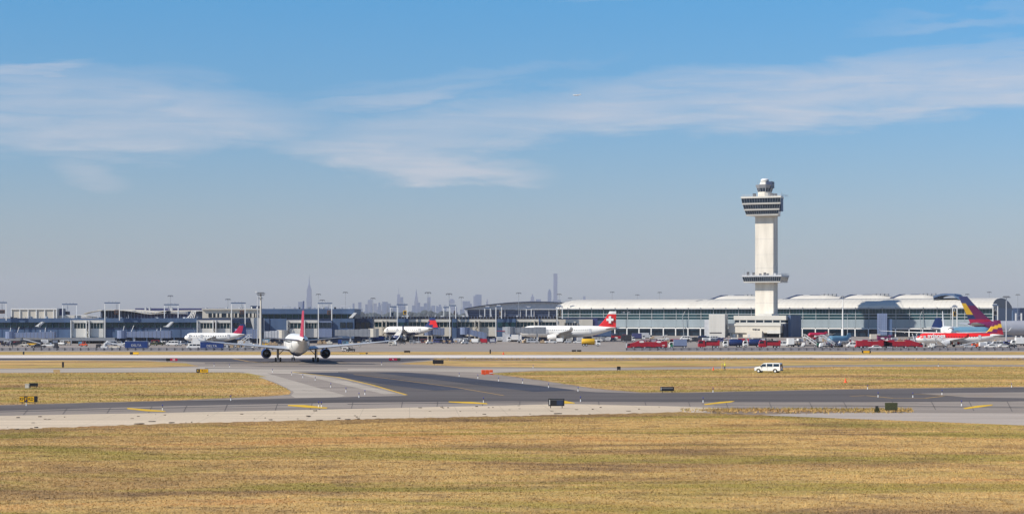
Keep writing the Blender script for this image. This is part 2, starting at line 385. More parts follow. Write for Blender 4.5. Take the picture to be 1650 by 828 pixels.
sheet('grey_shoulder', [[(1200, 667), (1330, 664.5), (1470, 664.8), (2600, 670), (2600, 716), (2250, 705), (1650, 685), (1500, 679), (1360, 674)]], .008, PV_GREYC)
sheet('soil_verge', [rag([(1125, 659.5), (1160, 657.6), (1220, 657.6), (1300, 657.8), (1400, 657.6), (1452, 660.4), (1476, 662.4), (1440, 664.0), (1380, 664.4), (1330, 665.2), (1270, 666.6), (1225, 668.2), (1180, 667.4), (1150, 665.6)], 4, .5, 8, 3)], .012, PV_DIRT)
sheet('soil_verge', [rag([(690, 577.8), (900, 577.8), (1200, 578), (1500, 578.2), (2300, 578), (2300, 579.8), (1500, 580.4), (1200, 580.2), (900, 580.9), (720, 581.0)], 5, .35, 12, 4)], .024, PV_DIRT)
fr = [(-900, 711), (0, 691.5), (270, 682.2), (540, 675.8), (810, 670), (1000, 666), (1090, 663.6), (1150, 665.5), (1240, 668.9), (1240, 670.8), (1100, 669.5), (1000, 671.5), (810, 676), (540, 682), (270, 688.5), (0, 698), (-900, 719)]
sheet('soil_fringe', [rag(fr, 3, .8, 7, 8)], .012, grass_mat('thin_grass_on_soil', -0.6, False, (.62, .60, .66)))
def lower(poly, y_min, d): return [(x, y + (d if y > y_min else 0)) for x, y in poly]
sheet('island_soil_edge', [rag(lower(ISL['left'], 605, .9), 2, .3, 6, 15), rag(lower(ISL['right'], 603, .9), 2, .3, 6, 16)], .010, PV_DIRT)
sheet('light_pavement', [[(-900, 598.5), (0, 594.5), (250, 592.6), (330, 591), (470, 593), (640, 594.5), (800, 594), (1000, 593.6), (1000, 595.5), (860, 596.6), (790, 600), (700, 598), (600, 597), (470, 597.5), (560, 614), (640, 634), (560, 637), (540, 640), (475, 640.5), (469, 637), (474, 631), (447, 617), (414, 606), (392, 599.4), (200, 599.2), (0, 600), (-900, 605)]], .008, PV_LITE)
sheet('patched_asphalt', [[(430, 601), (480, 602.5), (560, 621), (625, 636), (560, 638), (500, 621)]], .012, PV_MID)
for k_, st_ in enumerate([[(330, 584.5), (560, 584.2), (640, 586), (560, 586.4), (330, 586)], [(400, 589.4), (620, 589.8), (800, 591.2), (640, 591.4), (420, 590.6)], [(330, 592.4), (560, 594.4), (560, 595.2), (330, 593.6)], [(0, 662.5), (270, 656.2), (500, 651.4), (500, 652.2), (270, 657.4), (0, 664)], [(560, 650.4), (820, 647.4), (900, 647.0), (820, 648.4), (560, 651.6)], [(1150, 652.6), (1400, 653.2), (1650, 655.5), (1650, 656.8), (1400, 654.4), (1150, 653.4)]]):
    sheet('tyre_streaks', [st_], .016, PV_STRK)
sheet('dark_taxiway', [[(545, 599), (640, 599), (700, 602), (760, 609), (820, 618), (900, 627), (960, 631.5), (1030, 633), (1100, 633), (1360, 627.5), (1650, 624), (2500, 615),
                        (2500, 640), (1650, 631.5), (1480, 633.5), (1560, 640), (1650, 641), (2500, 646), (2500, 652), (1650, 646), (1360, 647.5), (1090, 647.5), (820, 646), (540, 648.5), (270, 654), (0, 661.5), (-900, 684), (-900, 675), (0, 653), (270, 646), (480, 641.2), (655, 637), (610, 622), (545, 606)]], .008, PV_DARK)
sheet('sealed_asphalt', [[(470, 600), (545, 599.8), (640, 610), (700, 619), (760, 627), (700, 629), (620, 619), (545, 607)],
                         [(600, 599.6), (660, 600.2), (760, 609.5), (860, 620), (930, 628.5), (860, 631), (770, 620), (690, 610)]], .012, PV_BLUE)
sheet('grass_island', [rag(ISL['left'], 2, .25, 10, 5)], .012, GR)
sheet('grass_strip', [rag(ISL['leftstrip'], 3, .2, 10, 7), rag(ISL['rightstrip'], 3, .2, 10, 9)], .016, GR)
sheet('grass_island', [rag(ISL['right'], 2, .25, 10, 6)], .012, GR)
sheet('green_verge', [[(-900, 609), (0, 601.5), (400, 601), (430, 607), (300, 608), (100, 607), (-900, 614)], [(860, 598.5), (1000, 597.4), (1100, 596), (1200, 596), (1650, 593), (2500, 592), (2500, 597), (1650, 599), (1200, 604), (900, 604)]], .020, GRG)
sheet('green_verge', [rag([(1240, 671), (1360, 675.6), (1500, 680.6), (1650, 686.6), (2500, 713), (2500, 735), (1650, 699), (1500, 693), (1360, 688), (1280, 680)], 8, 1.2, 12, 31)], .004, GRG)
sheet('grass_strip', [[(-900, 566.8), (500, 566.8), (560, 568), (540, 570.8), (-900, 571.2)], [(760, 566.8), (2500, 566.8), (2500, 571.2), (800, 571)]], .012, GR)
sheet('runway_edge', [[(-900, 572), (2500, 572), (2500, 576.3), (-900, 576.6)]], .012, PV_WHITE)
sheet('runway', [[(-900, 577), (270, 577), (2500, 576.6), (2500, 577.6), (1650, 578.4), (700, 579.6), (640, 583.2), (330, 583), (230, 579.6), (-900, 580.5)]], .016, PV_RWY)
# slab joints and sealed cracks in the taxiway
def edge_y(px, t_):
    y0 = np.interp(px, [0, 270, 540, 820, 1090, 1360, 1650], [661.5, 654.5, 649, 646.5, 648, 648.5, 647]); y1 = np.interp(px, [0, 270, 540, 810, 1000, 1220, 1360, 1650], [669.4, 664.6, 658.8, 652.8, 652.4, 657, 657, 664]); return y0 + (y1 - y0) * t_
sheet('yellow_line', [[(205, 656.8), (262, 661.2), (268, 663.3), (235, 662.3), (205, 658.7)]], .020, MARK)
sheet('yellow_line', [[(464, 652), (490, 652.2), (528, 656.2), (526, 658), (500, 657), (464, 653.8)]], .020, MARK)
sheet('yellow_line', [[(723, 646.6), (760, 647.2), (784, 649.3), (786, 651), (745, 649.3), (723, 647.8)]], .020, MARK)
sheet('yellow_line', [[(905, 644.5), (926, 648.6), (926, 649.6), (905, 650)]], .020, MARK)
sheet('yellow_line', [[(1134, 650.8), (1160, 647.2), (1184, 645.6), (1178, 648), (1150, 650.8), (1136, 652.4)]], .020, MARK)
sheet('yellow_line', [[(1552, 657.2), (1575, 653.2), (1600, 651.4), (1598, 653.2), (1580, 655.8), (1555, 659)]], .020, MARK)
def line_px(name, pts, w, m, z=.020):
    mb = MB()
    ws = [G(x, y, z) for x, y in pts]
    for a, b in zip(ws, ws[1:]):
        d = (b - a).normalized(); n = Vector((-d.y, d.x, 0)) * w / 2
        mb.add([a - n, b - n, b + n, a + n], [(0, 1, 2, 3)])
    o = mb.build(name, m); o['kind'] = 'structure'; return o
line_px('yellow_line', [(470, 599), (545, 607.5), (600, 620), (655, 636)], .45, MARK)
line_px('yellow_line', [(570, 603), (640, 611.5), (735, 624), (812, 637)], .38, MARKF)
line_px('yellow_line', [(1370, 638.2), (1395, 637.0), (1440, 641.4), (1490, 641.4), (1520, 638.2)], .6, MARKF)
line_px('yellow_line', [(1470, 634.4), (1520, 637), (1600, 638)], .45, MARKF)
line_px('yellow_line', [(375, 577.4), (400, 582), (430, 584.5), (560, 585)], .8, MARKF)
line_px('yellow_line', [(100, 596), (0, 597.5)], .5, MARKF)
sheet('yellow_line', [[(86, 595.2), (96, 595.2), (97, 600), (86, 600)]], .020, MARKF)
rj = random.Random(3)
for t_ in (.3, .62): line_px('slab_joint', [(x, edge_y(x, t_)) for x in range(-60, 1720, 60)], .10, PV_DARK, .016)
for i in range(26):
    x = -20 + i * 66 + rj.uniform(-9, 9); line_px('slab_joint', [(x, edge_y(x, 0) - 3), (x + (825 - x) * -.012, edge_y(x, .98))], .09, PV_DARK, .016)
for i in range(16):
    x = rj.uniform(0, 1600); y = edge_y(x, rj.uniform(-.9, .9)); pts = []
    for k in range(6): pts.append((x, y)); x += rj.uniform(6, 26); y += rj.uniform(-.9, .9)
    line_px('crack_seal', pts, .14, PV_BLUE if i % 2 else PV_STRK, .017)
for i in range(10):
    x = rj.uniform(480, 760); y = rj.uniform(606, 632); pts = []
    for k in range(5): pts.append((x, y)); x += rj.uniform(5, 16); y += rj.uniform(-1.5, 1.8)
    line_px('crack_seal', pts, .14, PV_STRK, .017)

# ---------------------------------------------------------------- grass blades of the near field (nobody could count them)
def pt_in(poly, x, y):
    c = False; n = len(poly)
    for i in range(n):
        x0, y0 = poly[i]; x1, y1 = poly[i - 1]
        if (y0 > y) != (y1 > y) and x < (x1 - x0) * (y - y0) / (y1 - y0) + x0: c = not c
    return c
def tufts(name, n, region, hmin, hmax, wmin, wmax):
    pts = region(n)
    n = len(pts); k = 3
    a = np.random.uniform(0, 2 * np.pi, (n, k)); h = np.random.uniform(hmin, hmax, (n, k)); w = np.random.uniform(wmin, wmax, (n, k))
    lean = np.random.uniform(0.4, 1.5, (n, k)) * h; la = np.random.uniform(0, 2 * np.pi, (n, k))
    ox = np.random.uniform(-.12, .12, (n, k)); oy = np.random.uniform(-.12, .12, (n, k))
    bx = pts[:, None, 0] + ox; by = pts[:, None, 1] + oy
    v = np.zeros((n, k, 3, 3), np.float32)
    v[..., 0, 0] = bx - w * np.cos(a) / 2; v[..., 0, 1] = by - w * np.sin(a) / 2
    v[..., 1, 0] = bx + w * np.cos(a) / 2; v[..., 1, 1] = by + w * np.sin(a) / 2
    v[..., 2, 0] = bx + lean * np.cos(la); v[..., 2, 1] = by + lean * np.sin(la); v[..., 2, 2] = h
    v = v.reshape(-1, 3); nt_ = n * k
    me = bpy.data.meshes.new(name); me.vertices.add(nt_ * 3); me.vertices.foreach_set('co', v.ravel())
    me.loops.add(nt_ * 3); me.loops.foreach_set('vertex_index', np.arange(nt_ * 3, dtype=np.int32))
    me.polygons.add(nt_); me.polygons.foreach_set('loop_start', np.arange(0, nt_ * 3, 3, dtype=np.int32)); me.polygons.foreach_set('loop_total', np.full(nt_, 3, np.int32))
    me.materials.append(GRT); me.update(); me.validate()
    o = bpy.data.objects.new(name, me); COL.objects.link(o); o['kind'] = 'stuff'; return o
EDGE = [(-900, 713), (0, 693.5), (270, 684), (540, 677.5), (810, 671.5), (1000, 667.5), (1100, 665), (1220, 669), (1360, 674.5), (1500, 679.5), (1650, 685.5), (2600, 716)]
def near_region(n):
    Y = np.sqrt(np.random.uniform(108 ** 2, 245 ** 2, n)); X = np.random.uniform(-.30, .30, n) * Y
    px = X / Y * F + CX; py = HY + CH * F / Y
    lim = np.interp(px, [e[0] for e in EDGE], [e[1] for e in EDGE])
    keep = py > lim + np.random.uniform(-.6, .3, n)
    return np.stack([X[keep], Y[keep]], 1)
tufts('near_grass', 230000, near_region, .02, .085, .03, .10)
def island_region(n):
    out = []
    polys = [ISL['left'], ISL['right']]
    while len(out) < n:
        Y = math.sqrt(random.uniform(260 ** 2, 470 ** 2)); X = random.uniform(-.29, .29) * Y
        px = X / Y * F + CX; py = HY + CH * F / Y
        if any(pt_in(p, px, py) for p in polys): out.append((X, Y))
    return np.array(out)
tufts('island_grass', 60000, island_region, .05, .16, .06, .16)
def weed_region(n):
    out = []
    for _ in range(n):
        px = random.uniform(1095, 1470); py = random.gauss(661, 2.2)
        if 658 < py < 667 and (px > 1140 or random.random() < .3) and random.random() < .35: q = G(px, py); out.append((q.x, q.y))
        px = random.uniform(700, 1650); py = random.gauss(578.8, .9); q = G(px, py); out.append((q.x, q.y))
    return np.array(out)
tufts('verge_weeds', 5000, weed_region, .1, .35, .06, .16)


# ================================================================ control tower
def rect(w, y0, y1, cx=0): return [(cx - w / 2, y0), (cx + w / 2, y0), (cx + w / 2, y1), (cx - w / 2, y1)]
YT = 1150.0
tower = thing('control_tower', 'tall white concrete control tower with flared dark-glazed cab over its square shaft', 'control tower', (XX(1235.3, YT), YT, 0), R_(-25))
def zt(py): return ZZ(py, YT - 5)
sh = MB(); sh.plan(rect(11.1, -4.6, 4.0), zt(512), zt(348)); sh.build('shaft', M['conc'], tower)
sj = MB()
for py in (385, 410, 432, 470, 488): sj.box(-5.58, 5.58, -4.63, 4.03, zt(py), zt(py) + .07)
sj.build('joint', M['grey'], tower, kind='stuff')
# big head: three glazed storeys between white bands, narrowing downwards
def headplan(w, y0, y1, k=.72):
    y0 -= .7
    return [(-w / 2, y0), (w / 2, y0), (w / 2 * k, y1), (-w / 2 * k, y1)]
lv = [(348, 345.5, 18.8, 'b'), (345.5, 339.5, 19.6, 'g'), (339.5, 337, 20.8, 'b'), (337, 330, 21.5, 'g'), (330, 327.5, 22.6, 'b'), (327.5, 320, 23.2, 'g'), (320, 317, 24.0, 'b')]
for i, (pb, pt, w, k) in enumerate(lv):
    wn = lv[i + 1][2] if i + 1 < len(lv) else 24.2
    e = .28 if k == 'b' else -.12
    b = MB(); d = (24.2 - w) * .5
    b.plan(headplan(w + e, -10.4 + d - e, 5.2 - d * .4 + e), zt(pb), zt(pt), headplan(wn + e, -10.4 + (24.2 - wn) * .5 - e, 5.2 - d * .4 + e))
    o = b.build('band' if k == 'b' else 'window_band', M['ltwall'] if k == 'b' else M['glass'], tower)
    if k == 'g':
        mu = MB(); n = 15
        for j in range(n + 1):
            t = j / n - .5
            x0, x1 = t * (w - .1), t * (wn - .1); y0, y1 = -11.1 + d - .05, -11.1 + (24.2 - wn) * .5 - .05
            mu.add([(x0 - .06, y0, zt(pb)), (x0 + .06, y0, zt(pb)), (x1 + .06, y1, zt(pt)), (x1 - .06, y1, zt(pt)),
                    (x0 - .06, y0 + .3, zt(pb)), (x0 + .06, y0 + .3, zt(pb)), (x1 + .06, y1 + .3, zt(pt)), (x1 - .06, y1 + .3, zt(pt))],
                   [(0, 1, 2, 3), (4, 7, 6, 5), (0, 4, 5, 1), (3, 2, 6, 7), (0, 3, 7, 4), (1, 5, 6, 2)])
        mu.build('mullion', M['grey'], o, kind='stuff')
sd = MB(); sd.box(9.2, 10.9, -6.2, -2.5, zt(341), zt(319.9)); sd.build('head_shade_strip', M['slate'], tower)  # slate box stands in for the shaded right side of the head
def railing(w, y0, y1, z, h, parent, nm='railing'):
    rb = MB()
    for a in (h * .5, h):
        rb.box(-w / 2, w / 2, y0, y0 + .08, z + a, z + a + .09); rb.box(-w / 2, w / 2, y1, y1 + .08, z + a, z + a + .09)
        rb.box(-w / 2, -w / 2 + .08, y0, y1, z + a, z + a + .09); rb.box(w / 2 - .08, w / 2, y0, y1, z + a, z + a + .09)
    n = int(w / 1.8)
    for i in range(n + 1):
        x = -w / 2 + w * i / n
        rb.box(x - .04, x + .04, y0, y0 + .08, z, z + h); rb.box(x - .04, x + .04, y1, y1 + .08, z, z + h)
    return rb.build(nm, M['ltgrey'], parent)
railing(23.6, -10.2, 5, zt(317), 1.0, tower)
cb = MB()
ng = 12
def ngon(r, n=12, cx=-.6, cy=-1.5): return [(cx + r * math.cos(2 * math.pi * (i + .5) / n), cy + r * math.sin(2 * math.pi * (i + .5) / n)) for i in range(n)]
cb = MB(); cb.plan(ngon(4.0), zt(317), zt(309)); cb.build('cab_base', M['conc'], tower)
cb = MB(); cb.plan(ngon(4.0, 8), zt(309), zt(303), ngon(4.7, 8)); cg = cb.build('cab_window', M['glass'], tower)
mu = MB()
for i in range(8):
    a, b_ = ngon(4.02, 8)[i], ngon(4.72, 8)[i]; mu.tube((*a, zt(309)), (*b_, zt(303)), .12, n=4)
    a2, b2 = ngon(4.02, 8)[(i + 1) % 8], ngon(4.72, 8)[(i + 1) % 8]
    mu.tube(((a[0] + a2[0]) / 2, (a[1] + a2[1]) / 2, zt(309)), ((b_[0] + b2[0]) / 2, (b_[1] + b2[1]) / 2, zt(303)), .09, n=4)
mu.build('mullion', M['ltgrey'], cg, kind='stuff')
cb = MB(); cb.plan(ngon(4.8, 8), zt(303), zt(297.5), ngon(5.5, 8)); cb.build('cab_cornice', M['grey'], tower)
cb = MB(); cb.plan(ngon(3.2, 8), zt(297.5), zt(292.5), ngon(2.6, 8)); cb.build('roof', M['ltwall'], tower)
cb = MB(); cb.box(1.0, 4.4, -4, 1, zt(303), zt(292.5)); cb.build('plant_room', M['slate2'], tower)
rs = [[(-.6 + r * math.cos(2 * math.pi * i / 16), -1.5 + r * math.sin(2 * math.pi * i / 16), z) for i in range(16)] for r, z in ((1.6, zt(292.5)), (2.5, zt(291)), (2.45, zt(289)), (1.7, zt(287.5)), (.4, zt(287)))]
cb = MB(); cb.rings(rs); cb.build('radome', M['white'], tower, True)
for x, y, h in ((-4.6, -3, 3.6), (3.8, -2, 4.0), (-3.6, 2, 3), (4.9, -4, 2.5), (-11, -9, 2.2), (11.5, -8, 3.2), (9, 3, 2.5), (-11.4, 3, 2)):
    zb = zt(317) if abs(x) > 6 or x > 4.5 else zt(297.5); an = MB(); an.tube((x, y, zb), (x, y, zb + h), .07, .03, 5); an.build('antenna', M['grey'], tower)
for dx, dy in ((5.2, -6), (-5.2, -7), (6.4, -3)):
    eq = MB(); eq.box(dx - .8, dx + .8, dy - .7, dy + .7, zt(317), zt(317) + 1.8); eq.build('roof_unit', M['dark'], tower)
# lower gallery
b = MB(); b.plan(rect(22.2, -9.0, 5.2), zt(455.3), zt(453.4), rect(22.6, -9.2, 5.4)); b.build('gallery_floor', M['ltwall'], tower)
b = MB(); b.plan(rect(22.2, -9.0, 5.2), zt(453.4), zt(446), rect(23.6, -9.5, 5.6)); gw = b.build('window_band', M['glass'], tower)
mu = MB()
for j in range(19):
    t = j / 18 - .5
    mu.tube((t * 22.2, -9.03, zt(453.4)), (t * 23.6, -9.53, zt(446)), .12, n=4)
mu.build('mullion', M['grey'], gw, kind='stuff')
b = MB(); b.plan(rect(24.0, -9.8, 5.8), zt(446), zt(443.3)); b.build('gallery_roof', M['ltgrey'], tower)
railing(23.6, -9.6, 5.6, zt(443.3), .9, tower)
for dx in (-9, -5.6, 1.2, -1.5, 3, 7.5):
    eq = MB(); h = random.uniform(.8, 2.0); eq.box(dx - .6, dx + .6, -8, -6.8, zt(443.3), zt(443.3) + h); eq.build('roof_unit', random.choice([M['ltgrey'], M['dark']]), tower)
for x, y, h in ((-11, -8, 4), (6.5, -8, 6), (7.2, -7, 5), (-6.5, -7, 3)): an = MB(); an.tube((x, y, zt(443.3)), (x, y, zt(443.3) + h), .07, .04, 5); an.build('antenna', M['grey'], tower)
# base building under the shaft
base = thing('tower_base_building', 'low stepped cream building with two roof terraces around the tower foot', 'building', (XX(1229, YT - 4), YT - 4, 0), R_(-25))
def zb(py): return ZZ(py, YT - 16)
def bb(name, pl, pr, y0, y1, p0, p1, m, parent=base):
    k = YT / F * 1.05; q = MB(); q.box((pl - 1217) * k, (pr - 1217) * k, y0, y1, max(0, zb(p0)), zb(p1)); return q.build(name, m, parent)
bb('ground_floor', 1179, 1205, -14, 14, 550, 536.3, M['cream']); bb('ground_floor', 1205, 1229, -16, 14, 550, 533, M['cream'])
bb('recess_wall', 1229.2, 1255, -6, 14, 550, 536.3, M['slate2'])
lo = bb('lower_storey', 1175, 1257, -15, 15, 536, 521, M['cream'])
bb('parapet', 1174, 1258, -15.4, 15.4, 525, 521, M['roofwhite'], lo)
bb('parapet', 1237, 1257.5, -15.6, -15.1, 537, 531.5, M['ltwall'], lo)
up = bb('upper_storey', 1180, 1261, -10, 15, 521, 519.4, M['ltwall']); bb('window_strip', 1181, 1260.5, -9.8, 14.5, 519.4, 515.5, M['glass'])
us = bb('roof_parapet', 1179.5, 1262, -10.3, 15.2, 515.5, 508.3, M['roofwhite'])
for x in (1188, 1199, 1213, 1226, 1240, 1252): bb('pier', x, x + 1.6, -10, -9.7, 519.4, 515.5, M['ltwall'])
bb('terrace_wall', 1217, 1239, -9.6, 4, 508.3, 505.2, M['ltwall'])
for x0, x1, p0, p1 in ((1213.5, 1216.5, 531.5, 529.5), (1217, 1220, 532, 529.5), (1221, 1225, 532, 529.8)): bb('window', x0, x1, -15.12, -14.9, p0, p1, M['dark'], lo)
bb('door', 1182, 1185, -14.1, -13.9, 547, 538, M['white']); bb('door', 1207, 1210, -16.1, -15.9, 547, 538.5, M['ltgrey'])
bb('doorway', 1190, 1197, -14.1, -13.9, 547, 538, M['dark'])
bb('shaded_flank', 1262.4, 1267, -7, 14, 550, 507.8, M['slate']); bb('shaded_flank', 1258.5, 1262, -11, 14, 550, 521.5, M['slate2'])  # dark blocks added to paint the shaded right side of the building
for x in (1177.5, 1229, 1255.5): bb('column', x, x + 1.2, -15, -14.6, 550, 536.2, M['ltwall'])

# ================================================================ glass terminal
AT = R_(25); X0, Y0 = 155.0, 1210.0
def on_facade(px):
    u = (px - CX) / F; Y = (X0 * math.sin(AT) + Y0 * math.cos(AT)) / (u * math.sin(AT) + math.cos(AT)); return u * Y, Y
xl, yl = on_facade(897); xr, yr = on_facade(1600)
LT = math.hypot(xr - xl, yr - yl)
term = thing('airport_terminal', 'long glass terminal hall under a white barrel roof behind the tower', 'terminal', (xl, yl, 0), -AT)
def sx(px):
    x, y = on_facade(px); return math.hypot(x - xl, y - yl) * (1 if px >= 897 else -1)
def tb(name, x0, x1, y0, y1, z0, z1, m, parent=term, kind=None):
    q = MB(); q.box(x0, x1, y0, y1, z0, z1); return q.build(name, m, parent, kind=kind)
tb('core', .5, LT - .5, 1.2, 60, 0, 17.2, M['slate2'])
rp = [(-1.8, 17.3), (-1.2, 18.6), (1, 20.1), (5, 21.5), (12, 22.6), (24, 23.2), (36, 22.8), (48, 21), (56, 18.6), (59, 16.0), (58, 15.9), (54, 17.2), (0, 17.2)]
rf = MB()
prof = [(y, z) for y, z in rp]
rings_ = []
for x in [0, 2.5, 6] + [6 + (LT - 6) * i / 33 for i in range(1, 34)]:
    k = {0: .62, 2.5: .86, 6: 1.0}.get(x, 1.0)
    rings_.append([(x, y, 17 + (z - 17) * k) for y, z in prof])
rf.rings(rings_); roof = rf.build('roof', M['roofwhite'], term)
gb = MB(); gb.rings([[(LT + .02, y, z - .2) for y, z in [(0, 17)] + rp[2:10]], [(LT + .3, y, z - .2) for y, z in [(0, 17)] + rp[2:10]]]); gb.build('gable', M['slate2'], term)
tb('gable_wall', LT + .31, LT + .6, 3, 55, 0, 17.1, M['slate'])
st = MB()                                     # standing seams of the roof, every third bay
for i in range(1, 100):
    x = LT * i / 100
    for (y0, z0), (y1, z1) in zip(rp[:6], rp[1:6]): st.tube((x, y0, z0 + .02), (x, y1, z1 + .02), .05, n=4)
st.build('seam', M['cream'], roof, kind='stuff')
tb('eave', 0, LT, -2.1, -1.7, 16.7, 17.15, M['ltgrey'])
NB = 34; bay = LT / NB
post_m = M['white']
for i in range(NB):
    x0, x1 = i * bay, (i + 1) * bay
    for z0, z1 in ((13.7, 16.7), (11.9, 13.4), (10.4, 11.6)):
        w = tb('window', x0 + .12, x1 - .12, 0, .3, z0, z1, M['teal'])
        if z0 == 13.7:
            mu = MB()
            for j in range(1, 4): mu.box(x0 + bay * j / 4 - .05, x0 + bay * j / 4 + .05, -.1, -.02, z0, z1)
            mu.build('mullion', M['bluegrey'], w, kind='stuff')
    fi = MB(); fi.box(x0, x1, -.25, .1, 13.42, 13.68); fi.box(x0, x1, -.25, .1, 11.62, 11.88); fi.box(x0 - .1, x0 + .1, -.3, .1, 10.3, 16.7)
    fi.build('window_frame', M['ltgrey'], term)
    lo_ = MB()                                # louvred band
    for j in range(9): lo_.box(x0 + .05, x1 - .05, -.2 - .12 * (j % 2), .3, 5.4 + j * .55, 5.4 + j * .55 + .46)
    lo_.build('louvre_panel', M['louv'], term)
    tb('roof_bracket', x0 + .2, x0 + .55, -2.5, -1.9, 17.1, 17.7, M['grey'])
    if 3 <= i <= 33:
        tb('pillar', x0 - .28, x0 + .28, -1.4, -.8, 0, 4.8, post_m)
        tb('lintel', x0 + .28, x1 - .28, -1.4, -.8, 4.5, 5.15, M['white'])
        dv = MB()
        for j in range(1, 7): dv.box(x0 + bay * j / 7 - .12, x0 + bay * j / 7 + .12, 1.0, 1.18, 0, 4.8)
        dv.build('ground_mullion', M['bluegrey'], term, kind='stuff')
tb('ground_glazing', .5, LT - .6, .8, 1.0, 0, 5.3, M['glass'])
# three louvred skylight vaults standing on the roof, with dark glazed gashes
z0_ = 22.2
for (pa, pb_) in ((1132, 1217), (1254, 1343), (1343, 1425), (1425, 1498)):
    a, b_ = sx(pa), sx(pb_)
    vr = []
    for i in range(13):
        u = i / 12; x = a + (b_ - a) * u; h = 3.3 * (1 - (max(0, .30 - u) / .30) ** 2) * (1 - .35 * max(0, u - .75) / .25)
        vr.append([(x, 12, z0_), (x, 12.6, z0_ + h * .45), (x, 16, z0_ + h * .82), (x, 22, z0_ + h), (x, 32, z0_ + h * .8), (x, 40, z0_)])
    q = MB(); q.rings(vr); vlt = q.build('skylight_vault', M['roofwhite'], term)
    for u0, wd in ((.05, .10), (.26, .16)):
        q = MB(); x0 = a + (b_ - a) * u0; w_ = (b_ - a) * wd
        q.add([(x0 - w_ * 1.0, 11.9, z0_ + .25), (x0 + w_ * .3, 11.9, z0_ + .25), (x0 + w_ * 2.3, 21, z0_ + 3.45), (x0 + w_ * 1.0, 21, z0_ + 3.45),
               (x0 - w_ * 1.0, 12.4, z0_ + .05), (x0 + w_ * .3, 12.4, z0_ + .05), (x0 + w_ * 2.3, 21.3, z0_ + 3.1), (x0 + w_ * 1.0, 21.3, z0_ + 3.1)],
              [(0, 1, 2, 3), (7, 6, 5, 4), (0, 4, 5, 1), (1, 5, 6, 2), (2, 6, 7, 3), (3, 7, 4, 0)])
        q.build('skylight', M['slate2'], vlt)
    q = MB(); x0 = a + (b_ - a) * .62
    for j in range(4): q.box(x0 + j * 2.6, x0 + j * 2.6 + 2.1, 18, 20, z0_ + 2.6, z0_ + 3.9)
    q.build('roof_unit', M['grey'], vlt, kind='stuff')
    tb('gutter', a, b_, 11.2, 11.8, 22.3, 23.1, M['grey'])
# curved dark canopy rim where the vaults end
q = MB(); a = sx(1500); vr = []
for i in range(15):
    u = i / 14; x = a + u * (sx(1552) - a); z = 22.2 + 3.4 * math.sin(math.pi * (0.15 + .85 * u)) ** .8 - (1.2 * u if u > .7 else 0)
    vr.append([(x, 6, z - .9), (x, 6, z + .3), (x, 26, z + .3), (x, 26, z - .9)])
q.rings(vr); q.build('canopy_rim', M['slate'], term)
q = MB(); q.box(sx(1500), sx(1506), 7, 24, 22.0, 24.6); q.build('canopy_support', M['slate2'], term)
# curved rib lines that cross the roof
for pa in (1102, 1484):
    q = MB(); a = sx(pa); pr = None
    for i in range(13):
        u = i / 12; p = (a + 9.5 * u ** 1.4, -2.6 + 11 * u, 12.2 + 10.3 * math.sin(u * math.pi / 2))
        if pr: q.tube(pr, p, .17, n=5)
        pr = p
    q.tube((a, -2.6, 12.2), (a + .9, -2.6, 0), .22, n=6); q.build('roof_rib', M['steel'], term)
# service blocks before the facade
blk = thing('service_block', 'pale panelled lift block beside the tower base with a dark right flank', 'building', (XX(1156, 1140), 1140, 0), R_(-14))
q = MB(); q.box(-4.4, 4.9, -4, 9, .0, ZZ(506, 1136)); q.build('wall', M['ltwall'], blk)
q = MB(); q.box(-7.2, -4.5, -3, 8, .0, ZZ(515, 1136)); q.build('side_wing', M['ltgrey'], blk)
q = MB()
for j in range(1, 9): q.box(-4.4, 4.9, -4.04, -4.0, j * 1.5, j * 1.5 + .06)
for j in range(1, 7): q.box(-4.4 + j * 1.35, -4.34 + j * 1.35, -4.05, -4.0, 0, ZZ(506, 1136))
q.build('panel_joint', M['cream'], blk, kind='stuff')
q = MB(); q.box(-4, 3, -4.1, -3.95, ZZ(537, 1136), ZZ(535.4, 1136)); q.build('vent', M['dark'], blk)
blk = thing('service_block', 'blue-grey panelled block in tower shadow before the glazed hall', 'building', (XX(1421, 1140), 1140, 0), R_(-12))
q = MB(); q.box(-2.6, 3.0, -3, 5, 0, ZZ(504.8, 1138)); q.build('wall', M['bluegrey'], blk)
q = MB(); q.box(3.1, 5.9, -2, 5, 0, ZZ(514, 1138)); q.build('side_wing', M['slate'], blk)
q = MB()
for j in range(1, 9): q.box(-2.6, 3.0, -3.04, -3.0, j * 1.5, j * 1.5 + .06)
for j in range(1, 5): q.box(-2.6 + j * 1.15, -2.54 + j * 1.15, -3.05, -3.0, 0, ZZ(505, 1138))
q.build('panel_joint', M['slate'], blk, kind='stuff')

# ================================================================ piers
def pier(name, label, Yp, spans, top, xL, xR):
    """front built from a list of bays (kind, px left, px right)"""
    o = thing(name, label, 'terminal', (0, Yp, 0))
    X = lambda p: XX(p, Yp)
    Z = lambda p: ZZ(p, Yp)
    def bx(nm, a, b_, y0, y1, p0, p1, m, parent=o, kind=None):
        q = MB(); q.box(X(a), X(b_), y0, y1, max(0, Z(p0)), Z(p1)); return q.build(nm, m, parent, kind=kind)
    return o, X, Z, bx
YP = 880.0
p1, X1, Z1, b1 = pier('terminal_pier', 'low slate-blue terminal pier with pale bays at the left', YP, None, 0, 0, 0)
b1('core', -60, 420, 2, 30, 556, 514, M['slate2'])
b1('roof_fascia', -60, 318, -.6, 32, 519.3, 512.6, M['slate']); b1('roof_fascia', 318.2, 421, -.6, 32, 516.0, 512.6, M['slate2'])
b1('service_deck', -60, 190, -7, 1.4, 548.6, 543.8, M['grey'])
